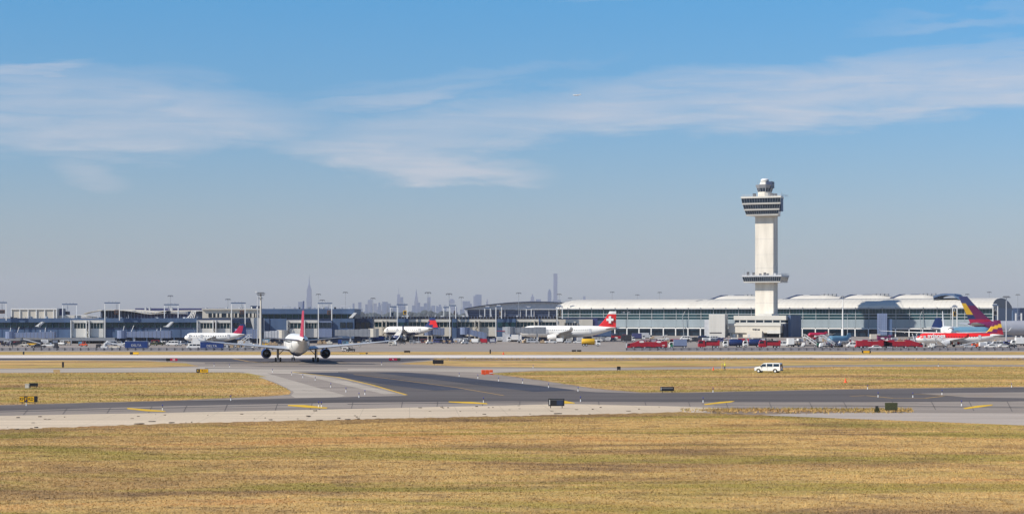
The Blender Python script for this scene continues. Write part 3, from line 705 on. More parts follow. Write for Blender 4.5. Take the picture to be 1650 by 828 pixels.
def dark_bay(a, b_, w0=519.4, w1=527.4, glass=M['teal']):
    n = max(1, round((b_ - a) / 9.5)); st_ = (b_ - a) / n
    b1('wall_panel', a, b_, 0, 1.9, 543.7, 530.2, M['slate']); b1('wall_panel', a, b_, -.05, 1.9, 530.0, 527.6, M['slate2'])
    for i in range(n):
        b1('window', a + i * st_ + .25, a + (i + 1) * st_ - .25, .3, 1.2, w1, w0, glass)
        b1('window_post', a + (i + 1) * st_ - .22, a + (i + 1) * st_ + .22, -.02, 1.0, w1, w0, M['slate'])
    for i in range(int((b_ - a) / 18)): b1('wall_joint', a + 18 * i + 9, a + 18 * i + 9.25, -.12, -.0, 543.7, 530.2, M['slate2'])
def pale_bay(a, b_, par=None, y=-1.6, w0=520.2, w1=528.8, t=515.6, bt=543.2, bx=None, wallm=None, npane=10, sub=.52):
    bx = bx or b1; wallm = wallm or M['ltwall']
    bx('bay_wall', a, b_, y, 1.8, bt, w1 + .2, wallm)
    bx('bay_fascia', a - .3, b_ + .3, y - .3, 1.8, w0 - .2, t, wallm)
    m1 = a + (b_ - a) * sub
    for (l, r) in ((a + 3.5, m1 - 3.2), (m1 + 3.2, b_ - .8)):
        n = max(2, round((r - l) / 5.2)); s_ = (r - l) / n
        for i in range(n): bx('window', l + i * s_ + .35, l + (i + 1) * s_ - .35, y + .35, 1.5, w1, w0, M['teal'])
        for i in range(n + 1): bx('window_post', l + i * s_ - .3, l + i * s_ + .3, y + .02, 1.0, w1, w0, wallm)
    bx('window_post', a, a + 3.1, y - .02, 1.0, w1 - .0, w0, wallm)
    q1 = bx('stair_frame', m1 - 3, m1 - 1.6, y - 1.6, y - .35, 556 if bx is b1 else 551, t + .4, M['white']); bx('stair_frame', m1 + 1.6, m1 + 3, y - 1.6, y - .35, 556 if bx is b1 else 551, t + .4, M['white'])
    zb_ = 556 if bx is b1 else 551
    k = 0
    for pp in np.arange(t + 3, zb_ - 4, 4.2):
        q = MB(); S_ = 1.6 if k % 2 else -1.6; k += 1
        Yc = YP if bx is b1 else YQ
        q.tube((XX(m1 - S_, Yc), y - .8, ZZ(pp, Yc)), (XX(m1 + S_, Yc), y - .8, ZZ(pp + 4.2, Yc)), .16, n=4); q.build('stair_flight', M['dark'], q1)
    bx('corner_post', a - 1.6, a - .4, y - .8, y + .6, zb_, t, M['white'])
YQ = 945.0
for a, b_ in ((-60, 114), (192, 317)): dark_bay(a, b_)
dark_bay(170, 191.5, 519.4, 528.6)
pale_bay(117, 168, bx=b1)
pale_bay(320, 372, bx=b1)
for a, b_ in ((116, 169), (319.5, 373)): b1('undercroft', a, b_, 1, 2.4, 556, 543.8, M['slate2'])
b1('wall_panel', 374, 419, 0, 1.9, 543.5, 516.2, M['slate']); 
for i in range(5): b1('window', 376 + i * 7.5, 382.8 + i * 7.5, -.15, 0, 527.5, 519.5, M['glass'])
q = MB(); q.prism([(X1(404), Z1(512)), (X1(421), Z1(512)), (X1(421), Z1(545)), (X1(413), Z1(545))], -2.2, -.4); q.build('raking_wall', M['ltwall'], p1)
# ground-level recess piers
for px in range(-50, 320, 22): b1('column', px, px + 1.3, -.4, .6, 556, 543.8, M['slate'])
# higher block of the pier
p2, X2, Z2, b2 = pier('terminal_block', 'taller slate-blue terminal block with a ribbon window behind the taxiing airliner', YP + 4, None, 0, 0, 0)
b2('core', 421.5, 571, 1, 36, 556, 499, M['slate2']); b2('roof_fascia', 421.5, 571.6, -1.2, 37, 505.8, 497.4, M['slate'])
n = 15
for i in range(n):
    a = 422 + 148 * i / n; b2('window', a + .3, a + 148 / n - .3, 0, .9, 512.8, 506.2, M['teal']); b2('window_post', a - .3, a + .3, -.4, .9, 512.8, 506.2, M['slate'])
b2('wall_panel', 421.5, 463, -.3, .9, 535, 513.1, M['slate']); b2('wall_panel', 536, 571, -.3, .9, 545, 513.1, M['slate'])
b2('spandrel', 463.2, 535.8, -.3, .9, 516.4, 513.1, M['slate2'])
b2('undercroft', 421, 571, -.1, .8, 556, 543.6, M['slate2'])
for a in (548, 559): b2('window', a, a + 9, -.5, -.3, 528, 519, M['glass'])
for i, a in enumerate((434, 462)): b2('panel_joint', a, a + .5, -.5, -.3, 535, 513.1, M['slate2'])
b2('raking_wall', 415.5, 421.2, -2, -.5, 545, 515, M['ltwall'])
def b2y(*a, **k): return b2(*a, **k)
pale_bay(464.5, 512, bx=b2); dark = b2('bay_wall', 512.6, 535.5, -1.4, .8, 543.2, 517, M['bluegrey'])
for i in range(3): b2('window', 514 + 7 * i, 520.4 + 7 * i, -1.6, -1.4, 528, 519.4, M['glass'])
for a, b_ in ((453, 466), (548, 562)):
    q = MB(); 
    for xx in (a, b_): q.tube((X2(xx), 4, Z2(497.5)), (X2(xx), 4, Z2(493.5)), .15, n=5)
    q.tube((X2(a), 4, Z2(493.5)), (X2(b_), 4, Z2(493.5)), .2, n=5); q.build('roof_frame', M['ltgrey'], p2)
# link between the blocks
q = MB(); q.box(X2(571.7), X2(600), 2, 12, 0, Z2(513)); q.build('link_wall', M['slate2'], p2)
for i in range(3): b2('window', 573 + i * 8, 579.5 + i * 8, 1.8, 2, 529, 519, M['glass'])
q = MB(); q.prism([(X2(563), Z2(512)), (X2(571), Z2(503.8)), (X2(576), Z2(503.8)), (X2(569), Z2(512))], -4, -1.4); q.build('canopy', M['white'], p2)

# ---- middle pier
p3, X3, Z3, b3 = pier('terminal_pier', 'long pale terminal pier with dark gate nodes under the arched hall', YQ, None, 0, 0, 0)
b3('core', 581, 985, 2, 26, 551, 512, M['slate2'])
b3('roof_deck', 581, 900, -.2, 27, 514.4, 510.2, M['dark'])
for i in range(64): b3('parapet_post', 583 + i * 4.9, 583.6 + i * 4.9, -.6, -.3, 513, 509.4, M['bluegrey'])
segs = [(586, 640), (659, 727), (737, 800), (832, 896)]
for a, b_ in segs:
    b3('bay_fascia', a, b_, -1.6, 1.8, 518.6, 514.2, M['roofwhite']); b3('bay_wall', a, b_, -1.0, 1.8, 541.5, 526.8, M['cream'])
    m1 = a + (b_ - a) * (.62 if a < 600 else .5)
    n = round((b_ - a) / 6); s_ = (b_ - a) / n
    for i in range(n):
        b3('window', a + i * s_ + .35, a + (i + 1) * s_ - .35, -.6, 1.5, 526.6, 518.8, M['teal'])
        b3('window_post', a + i * s_ - .32, a + i * s_ + .32, -.9, 1.0, 526.6, 518.8, M['cream'])
    for s in (-3.2, 3.2): b3('stair_frame', m1 + s - .7, m1 + s + .7, -2.8, -1.7, 551, 516, M['cream'])
    for k, pp in enumerate(np.arange(518, 545, 4.2)):
        q = MB(); S_ = 2.2 if k % 2 else -2.2
        q.tube((X3(m1 - S_), -2.2, Z3(pp)), (X3(m1 + S_), -2.2, Z3(pp + 4.2)), .15, n=4); q.build('stair_flight', M['dark'], p3)
for a, b_ in ((641, 658.6), (728.5, 736), (801, 831), (868, 870)):
    b3('gate_node', a, b_, -2.2, 1.8, 545, 513.5, M['slate'])
    b3('window', a + 1, b_ - 1, -2.4, -2.2, 526.5, 519, M['teal'])
b3('undercroft', 583, 985, .5, 1.9, 551, 541.8, M['slate2'])
for px in range(590, 980, 14): b3('column', px, px + 1.0, -.8, .3, 551, 541.6, M['bluegrey'])
b3('bay_wall', 897, 955, -1, 1.8, 541.5, 514.4, M['cream']); b3('window', 909, 930, -1.3, -1.0, 525, 520, M['glass'])
for i in range(6): b3('window_post', 909.5 + i * 4, 910.3 + i * 4, -1.5, -1.3, 525, 520, M['cream'])
b3('side_wing', 955.3, 963, -.5, 1.8, 541.5, 512.5, M['purple'])
b3('wall_panel', 963.3, 985, -.5, 1.8, 541.5, 516, M['slate'])

# ---- arched hall behind
YA = 1300.0
hall = thing('arched_hall', 'low grey hall with a wide shallow arched roof behind the middle pier', 'building', (0, YA, 0))
rr = []
for i in range(25):
    u = i / 24; px = 748 + (925 - 748) * u; py = 497.5 - 10.8 * math.sin(math.pi * min(1, (u * .5 + .06) / .56 * .56 + 0) ** 1.0) if False else 497.6 - 11.2 * (1 - ((u - .66) / .66) ** 2)
    rr.append((px, py))
q = MB(); q.rings([[(XX(x, YA), 0, ZZ(y + .4, YA)), (XX(x, YA), 0, ZZ(y - .9, YA)), (XX(x, YA), 60, ZZ(y - 1.2, YA)), (XX(x, YA), 60, ZZ(y + .4, YA))] for x, y in rr]); q.build('roof', M['slate2'], hall)
q = MB(); q.rings([[(XX(x, YA), 2, ZZ(499, YA)), (XX(x, YA), 2, ZZ(min(498.9, y + .5), YA)), (XX(x, YA), 4, ZZ(min(498.9, y + .5), YA)), (XX(x, YA), 4, ZZ(499, YA))] for x, y in rr]); q.build('gable', M['ltgrey'], hall)
q = MB(); q.box(XX(753, YA), XX(920, YA), 4.2, 50, 0, ZZ(499, YA)); q.build('wall', M['slate2'], hall)
for j in range(5):
    q = MB(); q.box(XX(754 + j, YA), XX(920, YA), 3.4, 4.1, ZZ(501 + j * 2.6, YA), ZZ(500 + j * 2.6, YA)); q.build('louvre', M['bluegrey'], hall)
for px in (772, 791, 813, 838, 860, 884):
    q = MB(); q.box(XX(px, YA), XX(px + 1.2, YA), 2.5, 3.3, 0, ZZ(499, YA)); q.build('pillar', M['ltgrey'], hall)
q = MB(); q.prism([(XX(748, YA), ZZ(498, YA)), (XX(751.5, YA), ZZ(498, YA)), (XX(756, YA), ZZ(514, YA)), (XX(752, YA), ZZ(514, YA))], 1, 3); q.build('raking_strut', M['ltgrey'], hall)

# ---- buildings showing over the left pier
def shed(name, label, Y, px0, px1, ptop, m, depth=20, cat='building'):
    o = thing(name, label, cat, (0, Y, 0)); q = MB(); q.box(XX(px0, Y), XX(px1, Y), 0, depth, 0, ZZ(ptop, Y)); q.build('wall', m, o); return o
YB = 1000.0
o = shed('storage_building', 'cream panelled flat-roofed building over the left end of the pier', YB, 18, 92, 497.6, M['cream'])
for i, px in enumerate((18, 31.6, 44.8, 58, 71.6, 86, 90.6)):
    q = MB(); q.box(XX(px, YB), XX(px + 1.4, YB), -.4, 0, 0, ZZ(497.0, YB)); q.build('pilaster', M['white'], o)
q = MB(); q.box(XX(17.8, YB), XX(92.4, YB), -.5, 20, ZZ(498.6, YB), ZZ(496.8, YB)); q.build('cornice', M['white'], o)
q = MB(); q.box(XX(88, YB), XX(118, YB), 3, 18, 0, ZZ(508, YB)); q.build('annex', M['roofwhite'], o)
o = shed('roof_tank', 'violet-blue cubic tank beside the cream panelled building', YB + 5, 92.8, 100, 497.5, M['purple'], 6, 'tank')
q = MB(); q.box(XX(92.4, YB + 5), XX(100.4, YB + 5), -.2, 6.2, ZZ(498.2, YB + 5), ZZ(497, YB + 5)); q.build('lid', M['slate2'], o)
YC = 1080.0
o = thing('curved_roof_terminal', 'old terminal with swept white roof over a dark ribbed window wall', 'terminal', (0, YC, 0))
q = MB(); q.box(XX(160, YC), XX(300, YC), 4, 40, 0, ZZ(505.5, YC)); q.build('wall', M['purple'], o)
q = MB(); q.box(XX(160, YC), XX(215, YC), 3.5, 30, 0, ZZ(500.4, YC)); q.build('window_wall', M['slate2'], o)
q = MB()
for i in range(26):
    px = 162 + i * 5.3; t_ = 500.5 + max(0, (px - 200)) * .055
    q.box(XX(px, YC), XX(px + .8, YC), 2.8, 3.4, 0, ZZ(t_, YC))
q.build('window_rib', M['bluegrey'], o, kind='stuff')
def sweep(nm, pts, th, y0, y1, m, par, Y):
    q = MB(); q.rings([[(XX(x, Y), y0, ZZ(y + th, Y)), (XX(x, Y), y0, ZZ(y, Y)), (XX(x, Y), y1, ZZ(y - .8, Y)), (XX(x, Y), y1, ZZ(y + th, Y))] for x, y in pts]); return q.build(nm, m, par)
sweep('roof', [(158, 499), (180, 499), (200, 499.6), (218, 501.5), (232, 504), (243, 505.4), (252, 504.6), (268, 503.5), (300, 503)], 1.0, -2, 36, M['roofwhite'], o, YC)
sweep('roof', [(192, 499), (205, 499.3), (220, 500), (240, 502.2), (250, 502.8), (262, 500.5), (300, 500), (322, 500)], 1.4, 8, 40, M['cream'], o, YC + 8)
sweep('roof', [(120, 508), (140, 509), (162, 511.4)], 1.0, -8, 10, M['roofwhite'], o, YC)
sweep('roof', [(140, 505), (150, 502), (162, 500.0), (170, 499.4)], 1.2, -10, 0, M['roofwhite'], o, YC)
q = MB(); q.box(XX(194, YC), XX(339, YC), 42, 60, ZZ(499.6, YC), ZZ(496.0, YC)); q.build('roof_plant', M['purple'], o)
for px in (212, 219, 254, 256, 313): q = MB(); q.box(XX(px, YC), XX(px + 2.4, YC), 38, 41, ZZ(500, YC), ZZ(494.6, YC)); q.build('roof_unit', M['ltgrey'], o)
YD = 1010.0
o = thing('vaulted_entrance', 'dark glazed hall with white curved ribs left of cream block', 'building', (0, YD, 0))
q = MB(); q.box(XX(302, YD), XX(330, YD), 2, 20, 0, ZZ(501.5, YD)); q.build('wall', M['slate2'], o)
for k in range(5):
    q = MB(); pr = None
    for i in range(9):
        u = i / 8; p = (XX(300 + 3.2 * k + (15 - k * 2) * math.sin(u * math.pi / 2) * (1 if k == 0 else .5), YD), 0 - k * .3, ZZ(513 - 12.5 * (1 - (1 - u) ** 1.6), YD))
        if pr: q.tube(pr, p, .22, n=5)
        pr = p
    q.build('rib', M['white'], o)
sweep('roof', [(313, 501.4), (322, 500.2), (335, 500.8)], 1.0, -1, 20, M['ltgrey'], o, YD)
o = shed('cream_terminal_block', 'cream two-storey block with window strip above the left pier', YD - 20, 326, 418, 497.6, M['cream'], 24)
q = MB(); q.box(XX(336, YD - 20), XX(415, YD - 20), -.3, -.02, ZZ(511, YD - 20), ZZ(504.6, YD - 20)); q.build('window_strip', M['glass'], o)
for i in range(13):
    if i in (3, 8): continue
    q = MB(); q.box(XX(342 + i * 5.8, YD - 20), XX(343.6 + i * 5.8 + (i % 3), YD - 20), -.6, -.3, ZZ(511, YD - 20), ZZ(504.6, YD - 20)); q.build('window_post', M['cream'], o)
q = MB(); q.box(XX(325.5, YD - 20), XX(418.5, YD - 20), -.9, 24, ZZ(499, YD - 20), ZZ(497, YD - 20)); q.build('cornice', M['roofwhite'], o)
for px in (361, 382, 386): q = MB(); q.box(XX(px, YD - 20), XX(px + 2.5, YD - 20), 5, 8, ZZ(497, YD - 20), ZZ(494.5, YD - 20)); q.build('roof_unit', M['ltgrey'], o)
q = MB(); q.box(XX(401, YD - 20), XX(417, YD - 20), 6, 12, ZZ(497, YD - 20), ZZ(492.5, YD - 20)); tk = q.build('roof_plant', M['slate2'], o)
for px in (402, 411): q = MB(); q.box(XX(px, YD - 20), XX(px + 1.8, YD - 20), 5.5, 6, ZZ(497, YD - 20), ZZ(494, YD - 20)); q.build('plant_door', M['white'], tk)

# ---- white portal frames over the gates, with gate-number boxes
def portal(label, Y, px0, px1, ptop, pbotL, pbotR, box=None, m='white', th=.9):
    o = thing('gate_portal', label, 'portal frame', (XX(px0, Y), Y, 0), group='white portal frames over the gates')
    w = XX(px1, Y) - XX(px0, Y); h = ZZ(ptop, Y); k = Y / F
    for x, pb_ in ((0, pbotL), (w, pbotR)):
        q = MB(); q.box(x - th * k * .8, x + th * k * .8, -.2, .25, max(0, ZZ(pb_, Y)), h); q.build('post', M[m], o)
    q = MB(); q.box(-th * k * .8, w + th * k * .8, -.25, .65, h + .002, h + 1.7 * k); q.build('beam', M['slate'], o)
    if box:
        a, b_, t_, bt, c = box; q = MB(); q.box((a - px0) * k, (b_ - px0) * k, .6, 1.6, ZZ(bt, Y), ZZ(t_, Y)); sb = q.build('gate_box', M[c], o)
        q = MB(); q.box((a - px0) * k + .3, (b_ - px0) * k - .3, .5, .598, ZZ(bt, Y) + .3, ZZ(t_, Y) - .3); q.build('number_panel', M['dark' if c != 'white' else 'slate2'], sb)
        q = MB(); q.tube(((a + b_ - 2 * px0) * k / 2, 1.2, ZZ(t_, Y)), ((a + b_ - 2 * px0) * k / 2, 1.2, h), .12, n=5); q.build('hanger', M['ltgrey'], o)
    q = MB()
    for u in (.25, .5, .72): q.box(u * w - .3, u * w + .3, .0, .5, h + 1.7 * k, h + 1.7 * k + .6)
    q.build('roof_lamp', M['ltgrey'], o)
YG = YP - 4
portal('white portal frame with brown gate box, cut by the left picture edge', YG, -12, 10, 488.3, 556, 516, (-2, 6.5, 499, 505, 'brick'))
portal('white portal frame with dark blue box beside the cream panelled building', YG + 10, 101, 123.5, 491, 513, 512, (104.5, 111.5, 501.5, 507, 'slate2'))
portal('white portal frame with yellow-brown gate box at the leftmost pale bay', YG, 169, 192.5, 488.7, 556, 516, (184, 191, 499, 506, 'brick'))
portal('white portal frame with small blue box over the swept white roof', YG + 12, 265, 287, 491.6, 513, 512, (267.5, 274, 500.5, 507, 'slate2'))
portal('white portal frame with brown box before cream two-storey block', YG, 373, 395, 489, 543, 525, (386, 392.5, 499.8, 505.5, 'brick'))
portal('white portal frame with dark brown box behind the red airliner fin', YG, 513, 534.5, 489.4, 549, 516, (527, 532.5, 499.8, 506.5, 'brick'))
YH = YQ - 4
portal('white portal frame with orange box at left of middle pier', YH, 640, 656, 491.5, 545, 513, (649.5, 655, 500, 506.5, 'yellow'))
portal('short white portal frame standing behind the orange-box portal', YH + 14, 629, 641, 495, 511, 511, (630, 634, 503, 509, 'slate'))
portal('white portal frame with brown box near two pale skyscrapers', YH, 724.5, 734, 493, 545, 513, (731, 735, 500.5, 507, 'brick'))
portal('short white portal frame left of the brown-box portal', YH + 14, 715, 725, 496, 511, 511)
portal('white portal frame with tan box before the arched hall', YH, 799, 808, 494.5, 543, 513, (804, 807.4, 502, 509, 'tan'))
portal('short white portal frame at left of the arched hall front', YH + 14, 781, 790, 496.5, 511, 511)
portal('short white portal frame at right of the arched hall front', YH + 14, 848, 856, 497, 511, 511)
portal('white portal frame with tan box at the left end of glass terminal', YH, 897.5, 906, 494.7, 545, 513, (900, 904, 499, 510, 'tan'))
portal('white portal frame with yellow box left of the striped tail fin', 1040, 1535, 1542, 494.6, 545, 545, (1536.5, 1541.5, 502, 509, 'yellow'))
portal('white portal frame with round yellow-cream box at right of glass terminal', 1040, 1600, 1607.5, 492.6, 530, 530, (1600.5, 1608, 500, 508, 'cream'))
o = thing('gate_portal', 'white braced twin-post frame at the far right beside pole', 'portal frame', (XX(1637, 1060), 1060, 0))
for x in (0, 3.0):
    q = MB(); q.box(x - .35, x + .35, 0, .5, 0, ZZ(504.5, 1060)); q.build('post', M['white'], o)
q = MB()
for k in range(4): q.tube((.2, .2, 12 - k * 1.2), (2.8, .2, 10.8 - k * 1.2) if k % 2 else (2.8, .2, 13.0 - k * 1.2), .1, n=4)
q.build('brace', M['grey'], o)

# ---- jet bridges
def jetbridge(label, Y, px0, px1, ptop, pbot, drop=0.0, m='bluegrey', cab='left', legs=(.25, .8), extra=None, cream=False):
    o = thing('jet_bridge', label, 'jet bridge', (XX(px0, Y), Y, 0), group='passenger boarding bridges')
    w = XX(px1, Y) - XX(px0, Y); z1, z0 = ZZ(ptop, Y), ZZ(pbot, Y); d = drop * Y / F
    n = 3
    for i in range(n):
        a, b_ = w * i / n, w * (i + 1) / n; k = .18 * i
        q = MB(); q.add([(a, -1.5 - k, z0 - d * i / n - k), (b_, -1.5 - k, z0 - d * (i + 1) / n - k), (b_, 1.5 + k, z0 - d * (i + 1) / n - k), (a, 1.5 + k, z0 - d * i / n - k),
               (a, -1.5 - k, z1 - d * i / n + k), (b_, -1.5 - k, z1 - d * (i + 1) / n + k), (b_, 1.5 + k, z1 - d * (i + 1) / n + k), (a, 1.5 + k, z1 - d * i / n + k)],
              [(0, 3, 2, 1), (4, 5, 6, 7), (0, 1, 5, 4), (1, 2, 6, 5), (2, 3, 7, 6), (3, 0, 4, 7)])
        tn = q.build('tunnel_section', M[m], o)
        q = MB(); nn = max(2, int((b_ - a) / 1.6))
        for j in range(nn): 
            x = a + (b_ - a) * (j + .5) / nn; dd = d * x / w
            q.box(x - .06, x + .06, -1.5 - k - .06, -1.5 - k - .002, z0 - dd - k, z1 - dd + k)
        q.build('tunnel_rib', M['grey'], tn, kind='stuff')
    q = MB(); cx = 0 if cab == 'left' else w; dd = 0 if cab == 'left' else d
    q.plan([(cx + 2.3 * math.cos(a_), 2.3 * math.sin(a_)) for a_ in [2 * math.pi * i / 12 for i in range(12)]], z0 - dd - .5, z1 - dd + .5); q.build('rotunda', M['cream' if cream else m], o)
    for u in legs:
        q = MB(); q.box(u * w - .3, u * w + .3, -.9, -.5, 0.5, z0 - d * u); q.box(u * w - .3, u * w + .3, .5, .9, .5, z0 - d * u); q.box(u * w - .9, u * w + .9, -1.3, 1.3, .45, .9); lg = q.build('leg', M['ltgrey'], o)
        for s in (-1, 1):
            q = MB(); q.tube((u * w, s * 1.3, .5), (u * w, s * 1.7, .5), .5, n=10); q.build('wheel', M['rubber'], lg)
    return o
jb = jetbridge('long blue-grey boarding bridge left of the leftmost pale bay', YP - 14, 17, 89, 535.8, 543.2)
def mast_bits(o, pxs, Y, base):
    for px, dx, ph in pxs:
        q = MB(); q.tube((XX(px, Y) - o.location.x, -1.2, ZZ(base, Y)), (XX(px + dx, Y) - o.location.x, -1.2, ZZ(base - ph, Y)), .16, n=5); q.build('roof_mast', M['white'], o)
mast_bits(jb, ((17, 1.5, 8), (29, 3, 9), (66, 0, 4), (73.5, 1, 8), (83, 0, 3)), YP - 14, 535.6)
q = MB(); q.prism([(XX(64, YP - 14) - jb.location.x, ZZ(526, YP)), (XX(69, YP) - jb.location.x, ZZ(525.5, YP)), (XX(79, YP) - jb.location.x, ZZ(518, YP)), (XX(82, YP) - jb.location.x, ZZ(518, YP)), (XX(74, YP) - jb.location.x, ZZ(526.6, YP))], -.5, 3); q.build('canopy', M['white'], jb)
jb = jetbridge('long blue-grey boarding bridge over the blue service container', YP - 14, 197, 276, 534, 543)
mast_bits(jb, ((199, 2, 9), (212.5, 4, 10), (253, 1, 4), (260, 0, 6)), YP - 14, 534)
q = MB(); q.prism([(XX(271, YP) - jb.location.x, ZZ(525.5, YP)), (XX(276, YP) - jb.location.x, ZZ(525, YP)), (XX(284, YP) - jb.location.x, ZZ(518, YP)), (XX(288, YP) - jb.location.x, ZZ(518, YP)), (XX(280, YP) - jb.location.x, ZZ(526.6, YP))], -.5, 3); q.build('canopy', M['white'], jb)
jetbridge('blue-grey boarding bridge right of the white airliner with crimson fin', YP - 12, 387, 415, 531.5, 544, legs=(.5,))
jetbridge('cream boarding bridge just left of the taxiing airliner body', YP - 12, 426, 455, 533.5, 545, m='ltgrey', cab='right', cream=True, legs=(.3, .85))
jetbridge('grey boarding bridge reaching to the blue-bellied airliner nose', YP - 10, 540, 602, 531, 541, m='grey', cab='right', cream=True, legs=(.4, .9))
jetbridge('blue-grey boarding bridge right of the red and blue fin', YQ - 14, 690, 716, 529.5, 538.5, legs=(.4, .9))
jetbridge('blue-grey boarding bridge sloping down right from a yellow-blue tower', YQ - 14, 749, 784, 529, 537, drop=8.5, legs=(.2,))
jetbridge('grey boarding bridge ending at the white-cross airliner nose', 893, 822, 880, 528, 536.5, m='grey', cab='left', legs=(.25, .75))
o = thing('lift_tower', 'dark blue lift tower with a yellow edge at the sloping bridge', 'lift tower', (XX(744, YQ - 12), YQ - 12, 0))
q = MB(); q.box(-2.2, 1.6, -1.2, 1.2, 0, ZZ(528, YQ)); q.build('body', M['slate2'], o)
q = MB(); q.box(1.0, 2.2, -1.6, -1.22, ZZ(537, YQ), ZZ(528, YQ)); q.build('edge_panel', M['yellow'], o)
o = thing('gatehouse', 'pale blue-white gatehouse box between dark node and grey bridge', 'kiosk', (XX(815, YQ - 12), YQ - 12, 0))
q = MB(); q.box(-1.6, 1.9, -2, 1, 0, ZZ(526.5, YQ)); q.build('wall', M['ltgrey'], o); q = MB(); q.box(-4.5, 1.9, -2.3, -2.02, ZZ(533.2, YQ), ZZ(532.4, YQ)); q.build('stripe', M['red'], o)

# ---- floodlight masts
def mast(label, px, ptop, Y, r=.22, heads=3, dish=False, pair=False, m='steel', arm=1.6):
    o = thing('floodlight_mast', label, 'light mast', (XX(px, Y), Y, 0), group='tall floodlight masts')
    h = ZZ(ptop, Y); q = MB(); q.tube((0, 0, 0), (0, 0, h), r * 1.3, r * .7, 8); q.build('pole', M[m], o)
    q = MB(); q.box(-arm, arm, -.12, .12, h, h + .25); q.build('crossarm', M['dark'], o)
    for i in range(heads):
        x = -arm + 2 * arm * i / max(1, heads - 1); q = MB(); q.box(x - .35, x + .35, -.7, .3, h - .5, h - .02); q.build('lamp_head', M['grey'], o)
    return o
big = mast('thick twin floodlight mast rising left of the taxiing airliner', 420.3, 472, 760, .42, 4, m='cream', arm=1.3)
q = MB(); q.tube((1.2, .4, 0), (1.2, .4, 47 * 760 / F), .16, n=6); q.tube((-1.4, .3, 0), (-1.2, .3, 20), .2, n=6); q.build('ladder_pole', M['ltgrey'], big)
q = MB(); q.box(-1.3, 1.3, -.5, .5, ZZ(476, 760), ZZ(475, 760)); q.box(-.9, .9, -.6, .6, ZZ(481, 760), ZZ(480.3, 760)); q.build('platform', M['dark'], big)
q = MB(); q.box(-2.2, -1.4, -.4, .4, ZZ(470.8, 760), ZZ(469.4, 760)); q.build('camera_housing', M['white'], big)
for px, pt, Y, lab in ((274.5, 476.5, 1150, 'thin floodlight mast above the swept white roof'), (367.3, 482, 1150, 'thin floodlight mast behind cream two-storey block'),
    (513, 474, 1180, 'thin floodlight mast right of needle-spired skyscraper'), (519.2, 483.5, 1100, 'shorter floodlight mast right beside a taller one near the needle spire'),
    (556.5, 471, 1200, 'tallest thin floodlight mast over the right end of slate block'), (601, 480.5, 1200, 'thin floodlight mast before the pale twin skyscrapers'),
    (689.7, 471.5, 960, 'floodlight mast rising above the red and blue fin'), (723.6, 473.5, 960, 'floodlight mast at the brown-box portal'),
    (743.3, 479, 1200, 'thin floodlight mast left of the blue slab skyscraper'), (835.8, 472, 1150, 'floodlight mast over the arched hall roof'),
    (901, 474, 1260, 'floodlight mast right of the tallest slim skyscraper'), (918.5, 480, 1400, 'short floodlight mast over the left end of the barrel roof'),
    (986.5, 470.5, 1400, 'floodlight mast above the white-cross fin'), (1027, 475, 1400, 'small floodlight mast between two masts over the barrel roof'),
    (1063, 471, 1400, 'floodlight mast left of the first skylight vault'), (1558.5, 474, 1400, 'left floodlight mast of the group at right end of terminal'),
    (1594, 470.5, 1400, 'middle floodlight mast of the group behind terminal right end'), (1640, 474.5, 1400, 'rightmost floodlight mast near the picture edge')):
    mast(lab, px, pt, Y, .12, 3, arm=1.25)
mast('slim tall white mast standing before the glass facade right of tower', 1358, 478, 1000, .28, 2, m='white', arm=.8)
mast('white mast with dark head crossing the silver fuselage at right', 1621.5, 478, 900, .25, 4, m='ltgrey', arm=1.4)
mast('short mast with two bright round floodlights before the glazed hall', 1365.5, 504.5, 840, .1, 2, m='ltgrey', arm=1.0)
mast('thin dark post with white twin floodlights at the long red tanker', 1009, 502, 730, .1, 2, m='dark', arm=.9)
# ================================================================ far city
YS = 20000.0
def sky_tower(label, px, w, ptop, steps=None, spire=None, m='skyscr', dY=0, name='skyscraper', pb=None):
    Y = YS + dY; k = Y / F
    o = thing(name, label, 'skyscraper', (XX(px, Y), Y, 0))
    if steps is None: steps = [(1.0, 512, ptop)]
    for f, b_, t_ in steps:
        q = MB(); q.box(-w * f * k / 2, w * f * k / 2, -w * f * k * .4, w * f * k * .4, max(0, ZZ(b_, Y)), ZZ(t_, Y)); q.build('shaft', M[m], o)
    if spire:
        s0, s1, r0 = spire; q = MB(); q.tube((0, 0, ZZ(s0, Y)), (0, 0, ZZ(s1, Y)), r0 * k, .15 * k, 6); q.build('spire', M['skyscr'], o)
    return o
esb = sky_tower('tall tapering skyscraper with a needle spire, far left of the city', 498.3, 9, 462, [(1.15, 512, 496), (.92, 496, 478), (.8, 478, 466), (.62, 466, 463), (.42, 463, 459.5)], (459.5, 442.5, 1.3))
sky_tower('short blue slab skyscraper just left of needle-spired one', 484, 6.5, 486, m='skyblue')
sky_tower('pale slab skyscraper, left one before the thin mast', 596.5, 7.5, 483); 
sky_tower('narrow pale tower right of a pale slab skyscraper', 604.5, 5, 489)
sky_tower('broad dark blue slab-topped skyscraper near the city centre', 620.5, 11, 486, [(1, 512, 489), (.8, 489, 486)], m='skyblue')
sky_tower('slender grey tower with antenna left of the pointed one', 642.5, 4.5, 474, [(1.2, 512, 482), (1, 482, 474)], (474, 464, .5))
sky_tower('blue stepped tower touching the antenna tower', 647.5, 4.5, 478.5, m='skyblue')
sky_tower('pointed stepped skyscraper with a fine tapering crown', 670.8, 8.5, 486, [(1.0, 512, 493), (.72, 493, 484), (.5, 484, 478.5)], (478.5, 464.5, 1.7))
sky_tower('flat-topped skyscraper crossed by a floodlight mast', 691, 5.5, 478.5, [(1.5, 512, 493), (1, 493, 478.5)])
sky_tower('pale twin-topped tower over the brown-box portal', 728, 9, 482, [(1, 512, 483.5), (.6, 483.5, 481.5)])
